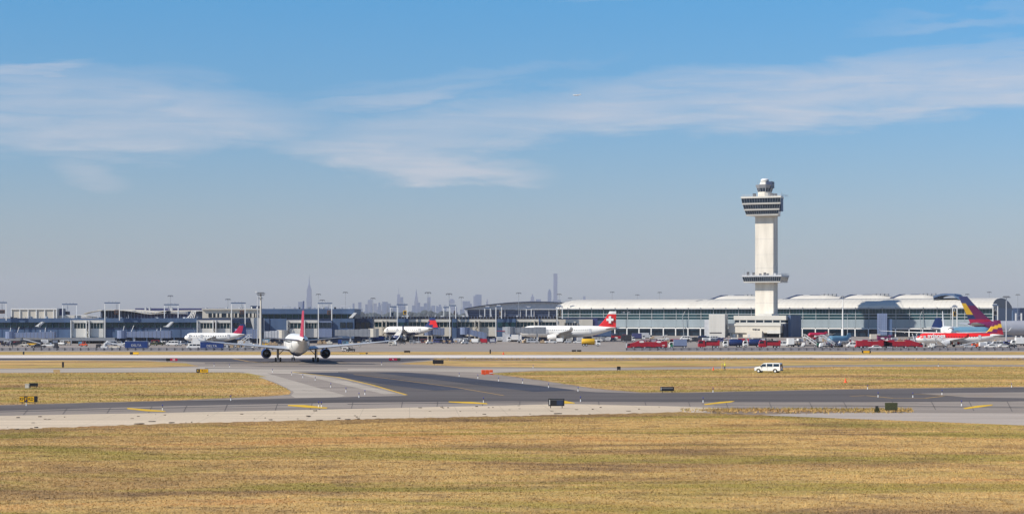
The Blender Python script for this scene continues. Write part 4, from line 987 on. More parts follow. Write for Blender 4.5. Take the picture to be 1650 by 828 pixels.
sky_tower('wide blue slab building left of the bright blue slab', 751.5, 12, 485, m='skyblue'); 
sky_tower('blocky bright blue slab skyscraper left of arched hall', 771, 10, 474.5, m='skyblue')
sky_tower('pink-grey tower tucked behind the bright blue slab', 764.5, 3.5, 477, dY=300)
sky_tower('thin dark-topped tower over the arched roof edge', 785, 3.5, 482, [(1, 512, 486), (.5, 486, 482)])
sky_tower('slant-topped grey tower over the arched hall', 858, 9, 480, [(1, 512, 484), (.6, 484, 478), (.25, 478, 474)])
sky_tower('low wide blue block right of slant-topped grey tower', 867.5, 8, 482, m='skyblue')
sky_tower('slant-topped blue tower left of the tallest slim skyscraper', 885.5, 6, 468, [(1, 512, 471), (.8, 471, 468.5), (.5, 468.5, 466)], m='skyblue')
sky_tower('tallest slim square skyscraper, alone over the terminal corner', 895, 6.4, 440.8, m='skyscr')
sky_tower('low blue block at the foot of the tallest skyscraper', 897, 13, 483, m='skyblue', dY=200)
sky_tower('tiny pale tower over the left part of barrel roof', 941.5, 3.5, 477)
rnd = random.Random(5)
lowb = MB()
for i in range(130):
    px = rnd.uniform(566, 912) if i < 118 else rnd.uniform(470, 560); w = rnd.uniform(2, 7); t_ = rnd.uniform(490, 503) if rnd.random() < .75 else rnd.uniform(486, 492); Y = YS + rnd.uniform(-2500, -300)
    if i >= 118: t_ = rnd.uniform(494, 498)
    lowb.box(XX(px, Y), XX(px + w, Y), Y, Y + 60, 0, ZZ(t_, Y))
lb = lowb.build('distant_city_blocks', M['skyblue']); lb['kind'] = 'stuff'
# wooded skyline nearer than the city
fol = mat('distant_foliage', (0.03, 0.042, 0.045), .95, vary=.4, scale=.05)
tl = MB()
for i in range(700):
    Y = rnd.uniform(7000, 8000); px = rnd.uniform(560, 960); r = rnd.uniform(8, 16)
    hump = 5 * math.sin(px * .09) + 4 * math.sin(px * .21 + 1) + (13 * math.exp(-((px - 683) / 11) ** 2))
    z = max(3, 10 + hump + rnd.uniform(-5, 4)); x = XX(px, Y)
    if i % 3 == 0: r *= .7; z += 4
    n = 7
    pr_ = [[(x + rr_ * r * (1 + .25 * rnd.uniform(-1, 1)) * math.cos(2 * math.pi * j / n), Y + rr_ * r * math.sin(2 * math.pi * j / n), z + zz * r) for j in range(n)] for rr_, zz in ((.35, -1.2), (.95, -.4), (1.0, .2), (.6, .8), (.12, 1.05))]
    tl.rings(pr_)
    tl.tube((x, Y, 0), (x, Y, z), .6, .4, 4)
t_o = tl.build('distant_woodland', fol); t_o['kind'] = 'stuff'

o = shed('distant_hangar', 'low dark hangar roofs beyond the right end of the terminal', 1700, 1632, 1700, 499, M['slate'], 60)
q = MB(); q.box(XX(1640, 1700), XX(1672, 1700), -6, 30, 0, ZZ(496, 1700)); q.build('upper_roof', M['slate2'], o)

rnd = random.Random(21)
for i in range(34):
    px = rnd.uniform(-10, 318) if i < 18 else rnd.uniform(425, 570); X_, Z_, B_, pb_ = (X1, Z1, b1, 512.6) if i < 18 else (X2, Z2, b2, 497.4)
    w = rnd.uniform(1, 4); h = rnd.uniform(1, 3.2)
    if rnd.random() < .55: B_('roof_unit', px, px + w, 3, 6, pb_ + .2, pb_ - h, rnd.choice([M['ltgrey'], M['grey'], M['dark'], M['white']]))
    else:
        q = MB(); q.tube((X_(px), 2, Z_(pb_)), (X_(px), 2, Z_(pb_ - h * 1.8)), .09, n=4); q.build('roof_antenna', M['ltgrey'], p1 if i < 18 else p2)
for px in range(-20, 318, 12):
    b1('roof_post', px, px + .5, 1, 1.2, 512.6, 510.6, M['slate'])
for i in range(16):
    px = rnd.uniform(595, 890); w = rnd.uniform(1, 4); b3('roof_unit', px, px + w, 4, 7, 510.4, 510.2 - rnd.uniform(.8, 2.8), rnd.choice([M['ltgrey'], M['grey'], M['white']]))
for i in range(10):
    px = rnd.uniform(10, 300); b1('undercroft_door', px, px + 5, .2, .45, 556, 549.5, rnd.choice([M['ltgrey'], M['bluegrey'], M['dark']]))

# ================================================================ aircraft
FP = [(0, .03, -.22), (.006, .22, -.20), (.018, .42, -.15), (.035, .61, -.11), (.055, .78, -.06), (.08, .91, -.02), (.11, .98, 0), (.14, 1, 0), (.30, 1, 0), (.46, 1, 0), (.60, 1, 0), (.68, .97, .03), (.75, .88, .11), (.82, .72, .24), (.88, .53, .37), (.93, .36, .48), (.97, .21, .56), (.992, .11, .60), (1, .05, .61)]
def fpi(t):
    for (a, r0, z0), (b_, r1, z1) in zip(FP, FP[1:]):
        if t <= b_:
            u = (t - a) / (b_ - a); return r0 + (r1 - r0) * u, z0 + (z1 - z0) * u
    return FP[-1][1:]
def airfoil(c, th):   # closed outline x (lead positive), z
    return [(0, 0), (-.05 * c, .45 * th * c), (-.3 * c, .62 * th * c), (-.65 * c, .40 * th * c), (-c, .02 * th * c), (-.65 * c, -.25 * th * c), (-.3 * c, -.38 * th * c), (-.05 * c, -.3 * th * c)]
def airliner(name, label, cat='airliner', L=54, R=2.55, zc=4.5, span=47, tail=15.8, loc=(0, 0, 0), rz=0, body=None, mats=None, bodyfn=None, eng=((7.9, 3.2, 1.32, 5.2, 2.2),), engm='navy',
             finm=None, finfn=None, wingm='wingtop', winglet=2.8, wlm='navy', chord=8.5, sweep=.55, dih=.09, stabspan=16, gear=True, windows=True, finsweep=.85, finchord=7.5, group=None, wheels=4, wing=True, stab_m=None):
    o = thing(name, label, cat, loc, rz, group)
    nose = .45 * L
    mats = mats or [M['jetwhite']]
    ts_ = [t for t, _, _ in FP]; tt = []
    for a, b_ in zip(ts_, ts_[1:]):
        n = 1 if b_ - a < .05 else 3
        tt += [a + (b_ - a) * i / n for i in range(n)]
    tt.append(1.0)
    rs = []
    for t in tt:
        r, dz = fpi(t); rs.append([(nose - L * t, R * r * math.cos(2 * math.pi * i / 28), zc + dz * R + R * r * 1.04 * math.sin(2 * math.pi * i / 28)) for i in range(28)])
    q = MB(); q.rings(rs, True, True, True, bodyfn); fus = q.build('fuselage', mats, o, True)
    # cockpit glazing
    q = MB(); t0, t1 = .036, .052; r0, d0 = fpi(t0); r1, d1 = fpi(t1)
    for s in range(6):
        a0, a1 = R_(35 + s * 18.5), R_(35 + s * 18.5 + 16.5)
        pts = []
        for (t, r, d, e) in ((t0, r0, d0, 1.02), (t1, r1, d1, 1.02)):
            for a in (a0, a1): pts.append((nose - L * t, R * r * e * math.cos(a), zc + d * R + R * r * 1.04 * e * math.sin(a)))
        q.add(pts, [(0, 1, 3, 2)])
    q.build('cockpit_window', M['glass'], fus)
    if windows:
        q = MB()
        nw = int(L * .68 / 1.05)
        for s in (-1, 1):
            for i in range(nw):
                x = nose - L * .10 - i * 1.05; a = R_(14); t = (nose - x) / L
                if t > .80: continue
                r, d = fpi(t); y = s * (R * r * math.cos(a) + .02); z = zc + d * R + R * r * 1.04 * math.sin(a)
                q.box(x - .16, x + .16, y - .03, y + .02, z - .2, z + .22)
        q.build('cabin_windows', M['glass'], fus, kind='stuff')
        for s in (-1, 1):
            for t in (.105, .30, .74):
                r, d = fpi(t); q = MB(); x = nose - L * t; y = s * (R * r * .99 + .01)
                q.box(x - .5, x + .5, y - .04, y + .03, zc + d * R - .9, zc + d * R + 1.0); q.build('door', M['ltgrey'], fus)
    # wings
    wx = L * .10; zr = zc - R * .55
    if wing:
      for s in (-1, 1):
        secs = []
        for u, c in ((0, chord * 1.15), (.33, chord * .72), (.66, chord * .47), (1, chord * .24)):
            y = R * .5 + (span / 2 - R * .5) * u; x = wx - (span / 2) * sweep * u; z = zr + (span / 2) * dih * u + .25 * u * u
            secs.append([(x + ax, s * y, z + az_) for ax, az_ in airfoil(c, .12 - .03 * u)])
        q = MB(); q.rings(secs); wg = q.build('wing', M[wingm], o, True)
        if winglet:
            last = secs[-1]; w2 = []
            for v, (dy, dz, dx, sc) in enumerate(((0, 0, 0, 1), (.5, .22, -.25, .92), (1.0, .95, -.7, .75), (1.0 + winglet * .28, winglet, -winglet * .62, .34))):
                lx = max(p[0] for p in last)
                w2.append([(lx + (p[0] - lx) * sc + dx, p[1] + s * dy, last[0][2] + dz + (p[2] - last[0][2]) * sc) for p in last])
            q = MB(); q.rings(w2); q.build('winglet', M[wlm], wg, True)
        for u in (.22, .42, .62):
            y = s * (R * .5 + (span / 2 - R * .5) * u); c = chord * (1.1 - .85 * u); x = wx - (span / 2) * sweep * u - c * .72; z = zr + (span / 2) * dih * u
            q = MB(); q.lathe_x([(x - 1.6, .05), (x - .9, .22), (x + .3, .28), (x + 1.6, .1)], 8, (0, y, z - .35)); q.build('flap_fairing', M[wingm], wg, True)
        for (ey, ex, er, el_, ez) in eng:
            x1 = ex + wx - (ey) * sweep + 2.2
            prof = [(x1, er * .86), (x1 + .12, er * .93), (x1 - .1, er * 1.0), (x1 - el_ * .35, er * 1.06), (x1 - el_ * .72, er * .93), (x1 - el_ * .8, er * .84), (x1 - el_ * .79, er * .78), (x1 - el_ * .3, er * .84), (x1, er * .86)]
            q = MB(); q.lathe_x(prof, 24, (0, s * ey, ez)); en = q.build('engine', M[engm], o, True)
            q = MB(); q.lathe_x([(x1 + .13, er * .84), (x1 + .2, er * .92), (x1 + .02, er * 1.01), (x1 - .05, er * 1.0)], 24, (0, s * ey, ez)); q.build('intake_lip', M['steel'], en, True)
            q = MB(); q.lathe_x([(x1 - .9, er * .83), (x1 - .95, er * .3), (x1 - .35, .02)], 20, (0, s * ey, ez)); q.build('fan', M['fan'], en, True)
            q = MB(); q.lathe_x([(x1 - el_ * .55, er * .8), (x1 - el_ * .6, er * .66), (x1 - el_ * .92, er * .5), (x1 - el_ * .9, er * .42), (x1 - el_ * 1.02, er * .26), (x1 - el_ * 1.18, .04)], 20, (0, s * ey, ez)); q.build('exhaust_cone', M['fan'], en, True)
            q = MB(); zt_ = zr + ey * dih
            q.prism([(x1 - .6, ez + er * .95), (x1 - el_ * .8, ez + er * .9), (x1 - el_ * 1.15, zt_ - .3), (x1 - el_ * .6, zt_ + .2)], s * ey - .22, s * ey + .22); q.build('pylon', M['jetwhite'], o)
      q = MB(); q.lathe_x([(wx + 3.4, .1), (wx + 1.8, R * .55), (wx - 1, R * .72), (wx - chord * .9, R * .72), (wx - chord * 1.5, .1)], 16, (0, 0, zc - R * .52)); q.build('belly_fairing', mats[-1] if len(mats) > 1 else M['jetwhite'], o, True)
    # fin
    ftop = tail; fz0 = zc + R * .62
    fx = nose - L * .83; H = ftop - fz0
    q = MB()
    secs = []
    n = 12
    for i in range(n + 1):
        u = i / n; c = finchord * (1 - .60 * u); x = fx - H * finsweep * u + (1.8 * (1 - u) ** 3); z = fz0 + H * u
        c2 = c + 1.8 * (1 - u) ** 3
        secs.append([(x + ax, az_, z) for ax, az_ in airfoil(c2, .11)])
    # thin it symmetrically
    secs = [[(x, (y if y > 0 else y * 1.5), z) for x, y, z in r] for r in secs]
    rs2 = []
    for r in secs: rs2.append(r)
    q.rings(rs2, True, True, True, finfn); q.build('tail_fin', finm or [M['crimson']], o, True)
    for s in (-1, 1):
        sc_ = []
        for u, c in ((0, finchord * .75), (1, finchord * .30)):
            x = nose - L * .875 - stabspan / 2 * .62 * u; sc_.append([(x + ax, s * (.3 + stabspan / 2 * u), zc + R * .42 + stabspan / 2 * .10 * u + az_) for ax, az_ in airfoil(c, .10)])
        q = MB(); q.rings(sc_); q.build('stabiliser', M[stab_m or wingm], o, True)
    q = MB(); q.lathe_x([(nose - L * .993, .28), (nose - L * 1.004, .22)], 10, (0, 0, zc + .605 * R), cap0=True, cap1=True); q.build('tail_exhaust', M['fan'], fus, True)
    if gear:
        gx = nose - L * .115
        q = MB(); q.tube((gx, 0, .5), (gx, 0, zc - R * .8), .14, n=8); q.tube((gx, 0, 1.0), (gx - 1.4, 0, zc - R * .85), .08, n=6); g_ = q.build('nose_gear', M['ltgrey'], o)
        for s in (-.32, .32):
            q = MB(); q.tube((gx, s - .14, .45), (gx, s + .14, .45), .45, n=14); q.build('wheel', M['rubber'], g_)
        for s in (-1, 1):
            mx = wx - chord * .55; my = span * .098
            q = MB(); q.tube((mx, s * my, .7), (mx, s * my, zr + .4), .24, n=8); q.tube((mx, s * my, 1.8), (mx, s * (my - 1.9), zr + .3), .11, n=6); q.tube((mx, s * my, 1.3), (mx + 1.8, s * my, zr + .2), .1, n=6)
            q.box(mx - .9, mx + .9, s * my - .14, s * my + .14, .5, .78); g_ = q.build('main_gear', M['grey'], o)
            for dx in ((-.75, .75) if wheels == 4 else (0,)):
                for dy in (-.62, .62):
                    q = MB(); q.tube((mx + dx, s * my + dy - .2, .58), (mx + dx, s * my + dy + .2, .58), .58, n=16); q.build('wheel', M['rubber'], g_)
            q = MB(); q.box(mx - 1.3, mx + .2, s * (my + .35) - .04, s * (my + .35) + .04, 1.2, zr + .2); q.build('gear_door', M['jetwhite'], g_)
    return o
def at_px(px, Y): return (XX(px, Y), Y, 0)

# main airliner taxiing away, tail towards the camera
def fin_delta(c): return 1 if c.z > 13.9 else 0
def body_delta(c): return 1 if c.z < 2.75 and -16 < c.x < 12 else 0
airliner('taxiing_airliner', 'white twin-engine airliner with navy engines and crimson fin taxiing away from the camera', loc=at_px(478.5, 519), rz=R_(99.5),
         L=54.9, R=2.6, zc=4.75, span=50.6, stab_m='shade_sheen_grey', tail=15.9, mats=[M['jetwhite'], M['navy']], bodyfn=body_delta,  # stabilisers darker than the wings: their shade is put into the colour
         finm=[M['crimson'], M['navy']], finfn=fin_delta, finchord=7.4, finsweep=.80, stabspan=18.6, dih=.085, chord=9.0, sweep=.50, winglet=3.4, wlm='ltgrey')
airliner('parked_airliner', 'white narrow airliner with crimson fin parked nose left before pale bay', loc=at_px(341, 836), rz=R_(174),
         L=26.5, R=1.75, zc=3.3, span=24, tail=8.9, finm=[M['navy'], M['crimson']], finfn=lambda c: 1 if c.z < 8.3 and c.x > -14.3 + (8 - c.z) * .4 else 0, finchord=5.2, finsweep=.55, stabspan=8, chord=5,
         eng=((4.6, 1.8, .85, 3.2, 1.45),), engm='jetwhite', winglet=0, wheels=2)
def mid_fin(c):
    z0 = 5.4 + 2.0 * .62; u = (c.z - z0) / (11.5 - z0); x0 = .45 * 27 - 27 * .83 - (11.5 - z0) * .45 * u; v = (x0 - c.x) / (6.6 * (1 - .6 * u))
    return 1 if .1 < u < .76 and v > .72 - u * .9 and v < 1.25 - u * .5 else 0
airliner('parked_airliner', 'white airliner with navy belly and red and blue fin at middle pier', loc=at_px(655, 925), rz=R_(155),
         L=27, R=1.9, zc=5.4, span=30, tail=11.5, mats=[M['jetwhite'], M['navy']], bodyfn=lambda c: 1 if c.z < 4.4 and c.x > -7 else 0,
         finm=[M['navy'], M['brightred']], finfn=mid_fin, finchord=6.6, finsweep=.45, stabspan=9, chord=5.5, eng=((5.2, 2.4, 1.05, 4.0, 2.1),), engm='navy', winglet=2.2, wheels=2)
# white-cross airliner
SWL, SWT, SWZ, SWR = 46, 14.5, 5.1, 2.6
sw = airliner('parked_airliner', 'white wide-body airliner with white cross on a red fin, nose behind grey bridge', loc=at_px(907, 915), rz=R_(168),
         L=SWL, R=SWR, zc=SWZ, span=40, tail=SWT, finm=[M['brightred'], M['white']], finfn=lambda c: 1 if c.z > 13.45 else 0, finchord=7.6, finsweep=.60, stabspan=14, chord=8.4, winglet=1.6, wlm='jetwhite',
         eng=((6.9, 2.8, 1.35, 5.2, 2.3),), engm='jetwhite', wingm='wingtop', stab_m='wingtop')
nose = .45 * SWL; fz0 = SWZ + SWR * .62; H = SWT - fz0; fx = nose - SWL * .83; u = .50; cx_ = fx - H * .60 * u - 7.6 * (1 - .6 * u) * .48; cz = fz0 + H * u
q = MB(); q.box(cx_ - .55, cx_ + .55, -.78, .78, cz - 1.65, cz + 1.65); q.box(cx_ - 1.65, cx_ - .552, -.775, .775, cz - .55, cz + .55); q.box(cx_ + .552, cx_ + 1.65, -.775, .775, cz - .55, cz + .55); q.build('fin_cross', M['white'], sw)
# red and white jet at right, with its name along the front
def av_body(c): return 1 if c.z > 3.55 + max(0, (-c.x - 2)) * .062 and c.x > -13 + (c.z - 4) * -1.0 else 0
av = airliner('parked_airliner', 'red-topped white airliner nose left with yellow and maroon fin at the right', loc=at_px(1538, 776), rz=R_(168),
         L=33.5, R=1.95, zc=3.5, span=26, tail=10.6, mats=[M['jetwhite'], M['brightred']], bodyfn=av_body, finm=[M['maroon'], M['yellow'], M['red']],
         finfn=lambda c: 1 if 6.6 < c.z + (c.x + 14.5) * .35 < 8.1 else (2 if c.z + (c.x + 14.5) * .35 < 5.6 else 0), finchord=6.2, finsweep=.42, stabspan=10, chord=5.5, winglet=1.4, wlm='brightred', eng=((5.0, 2.0, 1.05, 3.8, 1.7),), engm='ltgrey', windows=True, wheels=2)
text('avianca', 2.1, M['white'], av, (7.0, 1.97, 4.45), (R_(83), 0, R_(180)), 'airline_name', .02, .04, 1.15)
# silver wide-body with striped tall fin (only the rear half is in the picture)
FZ = 6.3 + 3.6 * .62; FH = 21.8 - FZ; FX = .45 * 68 - 68 * .83
def as_fin(c):
    u = (c.z - FZ) / FH; c_ = 10.5 * (1 - .6 * u); x0 = FX - FH * .92 * u; v = (x0 - c.x) / c_
    if u < .15: return 2
    if .15 <= u < .72 and v > .66 - (.62 - u) * .55: return 4 if v > .66 - (.36 - u) * .9 and u < .36 else 1
    return 3 if u > .70 else 0
airliner('parked_airliner', 'silver wide-body airliner with tall purple, yellow and crimson swept fin, cut by right edge', loc=at_px(1682, 950), rz=R_(4),
         L=68, R=3.6, zc=6.3, span=60, tail=21.8, mats=[M['silver'], M['maroon']], bodyfn=lambda c: 1 if c.x < -22 and c.z > 6.6 and c.x < -22 - (9.5 - c.z) * 1.5 else 0,
         finm=[M['maroon'], M['yellow'], M['crimson'], M['purple'], M['navy']], finfn=as_fin, finchord=10.5, finsweep=.92, stabspan=24, chord=12, winglet=0, eng=((10, 4, 1.6, 5.6, 2.6),), engm='silver', windows=False)
# pale blue jet behind the red and white one, dark blue fin
airliner('parked_airliner', 'pale teal-blue airliner half hidden behind the red-topped jet, navy fin at its left', loc=at_px(1556, 880), rz=R_(-6),
         L=25, R=2.05, zc=5.3, span=30, tail=11.4, mats=[M['ltblue'], M['silver']], bodyfn=lambda c: 1 if c.z < 4.4 else 0, finm=[M['navy']], finchord=6.0, finsweep=.3, stabspan=9, chord=5, winglet=0, eng=((5, 1.4, .9, 3, 2.2),), engm='ltgrey', windows=False, wheels=2)
airliner('parked_airliner', 'white airliner seen nose-on behind the red-topped jet, thin grey fin leaning above it', loc=at_px(1526, 835), rz=R_(263),
         L=36, R=2.0, zc=5.9, span=54, tail=14.4, mats=[M['jetwhite']], finm=[M['ltgrey']], finchord=5.5, finsweep=.8, stabspan=13, chord=6, dih=.03, winglet=1.6, wlm='jetwhite', eng=((8, 2.4, 1.1, 4, 3.4),), engm='ltgrey', windows=False, wheels=2, wingm='jetwhite')
airliner('small_jet', 'pale blue small jet seen nose-on behind the thin light mast', 'small jet', loc=at_px(1350, 770), rz=R_(215),
         L=12, R=1.6, zc=2.8, span=11, tail=5.6, mats=[M['ltblue'], M['bluegrey']], bodyfn=lambda c: 1 if c.z < 2.4 else 0, finm=[M['ltblue']], finchord=3, finsweep=.6, stabspan=5, chord=3, winglet=0, eng=((2.9, 1.2, .55, 2, 1.1),), engm='bluegrey', windows=False, wheels=2)
airliner('small_jet', 'small red jet with thin white wings behind the white stair trucks', 'small jet', loc=at_px(1316, 850), rz=R_(190),
         L=9, R=.95, zc=4.1, span=20, tail=5.6, mats=[M['crimson'], M['red']], bodyfn=lambda c: 1 if c.z < 4 else 0, finm=[M['red']], finchord=2.0, finsweep=.6, stabspan=5, chord=2.4, winglet=0, eng=((2.2, .6, .5, 1.6, 2.6),), engm='red', windows=False, wheels=2)
airliner('flying_airliner', 'tiny white aeroplane high in the sky left of the tower', 'aeroplane', loc=(XX(929, 2600), 2600, ZZ(153.5, 2600) - 1.6), rz=R_(184),
         L=11, R=.6, zc=1.6, span=11, tail=3.6, finm=[M['jetwhite']], finchord=1.4, finsweep=.6, stabspan=3.5, chord=1.6, winglet=0, eng=((2, .6, .35, 1.2, 1.1),), engm='jetwhite', wingm='jetwhite', windows=False, gear=False)

# ================================================================ vehicles
def wheels_at(parent, xs, ys, r, w=.26, hub='ltgrey'):
    for x in xs:
        for y in ys:
            q = MB(); q.tube((x, y - w / 2, r), (x, y + w / 2, r), r, n=16); wh = q.build('wheel', M['rubber'], parent)
            s = 1 if y > 0 else -1
            q = MB(); q.tube((x, y + s * w / 2, r), (x, y + s * (w / 2 + .03), r), r * .58, n=12); q.build('hub_cap', M[hub], wh)
def bevelled(o, w=.06, seg=2):
    b = o.modifiers.new('bevel', 'BEVEL'); b.width = w; b.segments = seg; b.limit_method = 'ANGLE'; b.angle_limit = R_(25); return o
# --- the white passenger van on the grass
van = thing('passenger_van', 'white passenger van with dark tinted windows parked on the right grass island', 'van', G(1238.5, 600.3, .02), R_(155))
prof = [(2.85, .42), (2.88, .95), (2.75, 1.12), (1.75, 1.30), (.98, 1.98), (.6, 2.07), (-2.6, 2.10), (-2.78, 1.95), (-2.86, .9), (-2.86, .45), (-2.25, .40), (-2.18, .66), (-1.95, .84), (-1.55, .84), (-1.32, .66), (-1.25, .40), (1.45, .40), (1.52, .66), (1.75, .84), (2.15, .84), (2.38, .66), (2.45, .40)]
q = MB()
sec = []
def tw(z): return .99 if z < 1.2 else .99 - (z - 1.2) * .13
rl = [(x, -tw(z), z) for x, z in prof]; rr_ = [(x, tw(z), z) for x, z in prof]
n = len(prof)
q.add(rl + rr_, [tuple(range(n)), tuple(range(2 * n - 1, n - 1, -1))] + [(i, i + n, (i + 1) % n + n, (i + 1) % n) for i in range(n)])
vb = q.build('body', M['white'], van); bevelled(vb, .05)
def side_win(x0, x1, z0, z1, s, par, slope=0, m='glass'):
    q = MB(); y0, y1 = s * (tw(z0) + .012), s * (tw(z1) + .012); e = -s * .03
    q.add([(x0, y0, z0), (x1, y0, z0), (x1 - slope, y1, z1), (x0, y1, z1), (x0, y0 + e, z0), (x1, y0 + e, z0), (x1 - slope, y1 + e, z1), (x0, y1 + e, z1)], [(0, 1, 2, 3), (4, 7, 6, 5), (0, 4, 5, 1), (1, 5, 6, 2), (2, 6, 7, 3), (3, 7, 4, 0)])
    return q.build('window', M[m], par)
for s in (-1, 1):
    side_win(-2.6, -1.35, 1.35, 1.93, s, van); side_win(-1.15, .1, 1.35, 1.93, s, van); side_win(.3, 1.62, 1.33, 1.88, s, van, .62)

    q = MB(); q.box(1.3, 1.48, s * 1.0 if s > 0 else -1.22, s * 1.22 if s > 0 else -1.0, 1.3, 1.55); q.build('wing_mirror', M['black'], van)
    q = MB(); q.box(2.72, 2.87, s * .62 - .22, s * .62 + .22, .78, 1.0); q.build('headlight', M['ltgrey'], van)
    q = MB(); q.box(-2.89, -2.84, s * .85 - .1, s * .85 + .1, .85, 1.35); q.build('tail_light', M['red'], van)
    q = MB(); q.box(-.02, 0, s * .998 - .006, s * .998 + .006, .45, 1.95); q.box(1.2, 1.22, s * .998 - .006, s * .998 + .006, .45, 1.3); q.box(-1.2, 1.2, s * .998 - .006, s * .998 + .006, 1.22, 1.24); q.build('door_gap', M['dark'], vb, kind='stuff')
q = MB(); q.add([(1.70, -.80, 1.34), (1.70, .80, 1.34), (1.03, .78, 1.94), (1.03, -.78, 1.94), (1.66, -.80, 1.30), (1.66, .80, 1.30), (.99, .78, 1.90), (.99, -.78, 1.90)], [(0, 1, 2, 3), (7, 6, 5, 4), (0, 4, 5, 1), (1, 5, 6, 2), (2, 6, 7, 3), (3, 7, 4, 0)]); q.build('windscreen', M['glass'], van)
for y in (-.43, .43): q = MB(); q.box(-2.885, -2.80, y - .36, y + .36, 1.32, 1.88); q.build('rear_window', M['glass'], van)
q = MB(); q.box(-2.98, -2.86, -.95, .95, .42, .62); q.build('rear_bumper', M['dark'], van); q = MB(); q.box(2.86, 2.97, -.95, .95, .40, .62); q.build('front_bumper', M['dark'], van)
q = MB(); q.box(2.84, 2.90, -.45, .45, .70, .95); q.build('grille', M['dark'], van)
q = MB(); q.box(-2.92, -2.87, -.2, .2, .68, .82); q.build('number_plate', M['ltgrey'], van)
wheels_at(van, (-1.75, 1.95), (-.86, .86), .38, .25, 'white')

# --- apron vehicles: one builder per kind, cached and copied
def b_pickup(o, c):
    q = MB(); q.prism([(2.7, .45), (2.75, .95), (1.5, 1.1), (.95, 1.75), (-.5, 1.78), (-.7, 1.1), (-2.7, 1.1), (-2.7, .45)], -.95, .95); bevelled(q.build('body', M[c], o), .06)
    q = MB(); q.prism([(1.36, 1.15), (.93, 1.65), (-.42, 1.68), (-.55, 1.15)], -.97, .97); q.build('window', M['glass'], o); wheels_at(o, (-1.75, 1.75), (-.85, .85), .4)
def b_car(o, c):
    q = MB(); q.prism([(2.3, .35), (2.35, .75), (1.25, .92), (.55, 1.42), (-1.1, 1.45), (-2.0, 1.0), (-2.3, .95), (-2.3, .35)], -.88, .88); bevelled(q.build('body', M[c], o), .06)
    q = MB(); q.prism([(1.1, .96), (.5, 1.36), (-1.05, 1.38), (-1.75, 1.0)], -.9, .9); q.build('window', M['glass'], o); wheels_at(o, (-1.4, 1.45), (-.8, .8), .33)
def b_van(o, c):
    q = MB(); q.prism([(2.6, .4), (2.65, 1.0), (1.9, 1.3), (1.35, 2.1), (-2.5, 2.15), (-2.6, .4)], -.98, .98); bevelled(q.build('body', M[c], o), .08)
    for x0, x1 in ((-2.3, -1.1), (-.9, .3), (.5, 1.5)):
        q = MB(); q.box(x0, x1, -1.0, 1.0, 1.3, 1.85); q.build('window', M['glass'], o)
    wheels_at(o, (-1.7, 1.75), (-.88, .88), .38)
def b_box(o, c):
    q = MB(); q.box(-3.4, 1.5, -1.2, 1.2, .95, 3.4); bevelled(q.build('cargo_box', M[c], o), .05)
    q = MB(); q.prism([(3.3, .5), (3.35, 1.4), (2.9, 2.4), (1.62, 2.45), (1.62, .5)], -1.1, 1.1); bevelled(q.build('cab', M['white'], o), .08)
    q = MB(); q.prism([(3.28, 1.5), (2.95, 2.25), (2.0, 2.25), (2.0, 1.5)], -1.13, 1.13); q.build('window', M['glass'], o); q = MB(); q.box(-3.4, 1.6, -.5, .5, .6, .94); q.build('chassis', M['dark'], o); wheels_at(o, (-2.4, 2.4), (-1.0, 1.0), .48)
def b_tank(o, c):
    q = MB(); q.lathe_x([(-4.0, .3), (-3.9, 1.05), (-3.6, 1.2), (1.0, 1.2), (1.3, 1.05), (1.4, .3)], 18, (0, 0, 1.9), cap0=True, cap1=True); q.build('tank', M[c], o, True)
    q = MB(); q.prism([(3.6, .5), (3.65, 1.5), (3.3, 2.55), (1.75, 2.6), (1.75, .5)], -1.15, 1.15); bevelled(q.build('cab', M['white'], o), .08)
    q = MB(); q.prism([(3.62, 1.55), (3.32, 2.4), (2.3, 2.4), (2.3, 1.55)], -1.18, 1.18); q.build('window', M['glass'], o); q = MB(); q.box(-4.0, 1.74, -.6, .6, .55, .75); q.build('chassis', M['dark'], o)
    q = MB(); q.box(-3.2, .6, -.35, .35, 3.06, 3.3); q.build('tank_walkway', M['dark'], o); wheels_at(o, (-3.2, -2.1, 2.6), (-1.05, 1.05), .5)
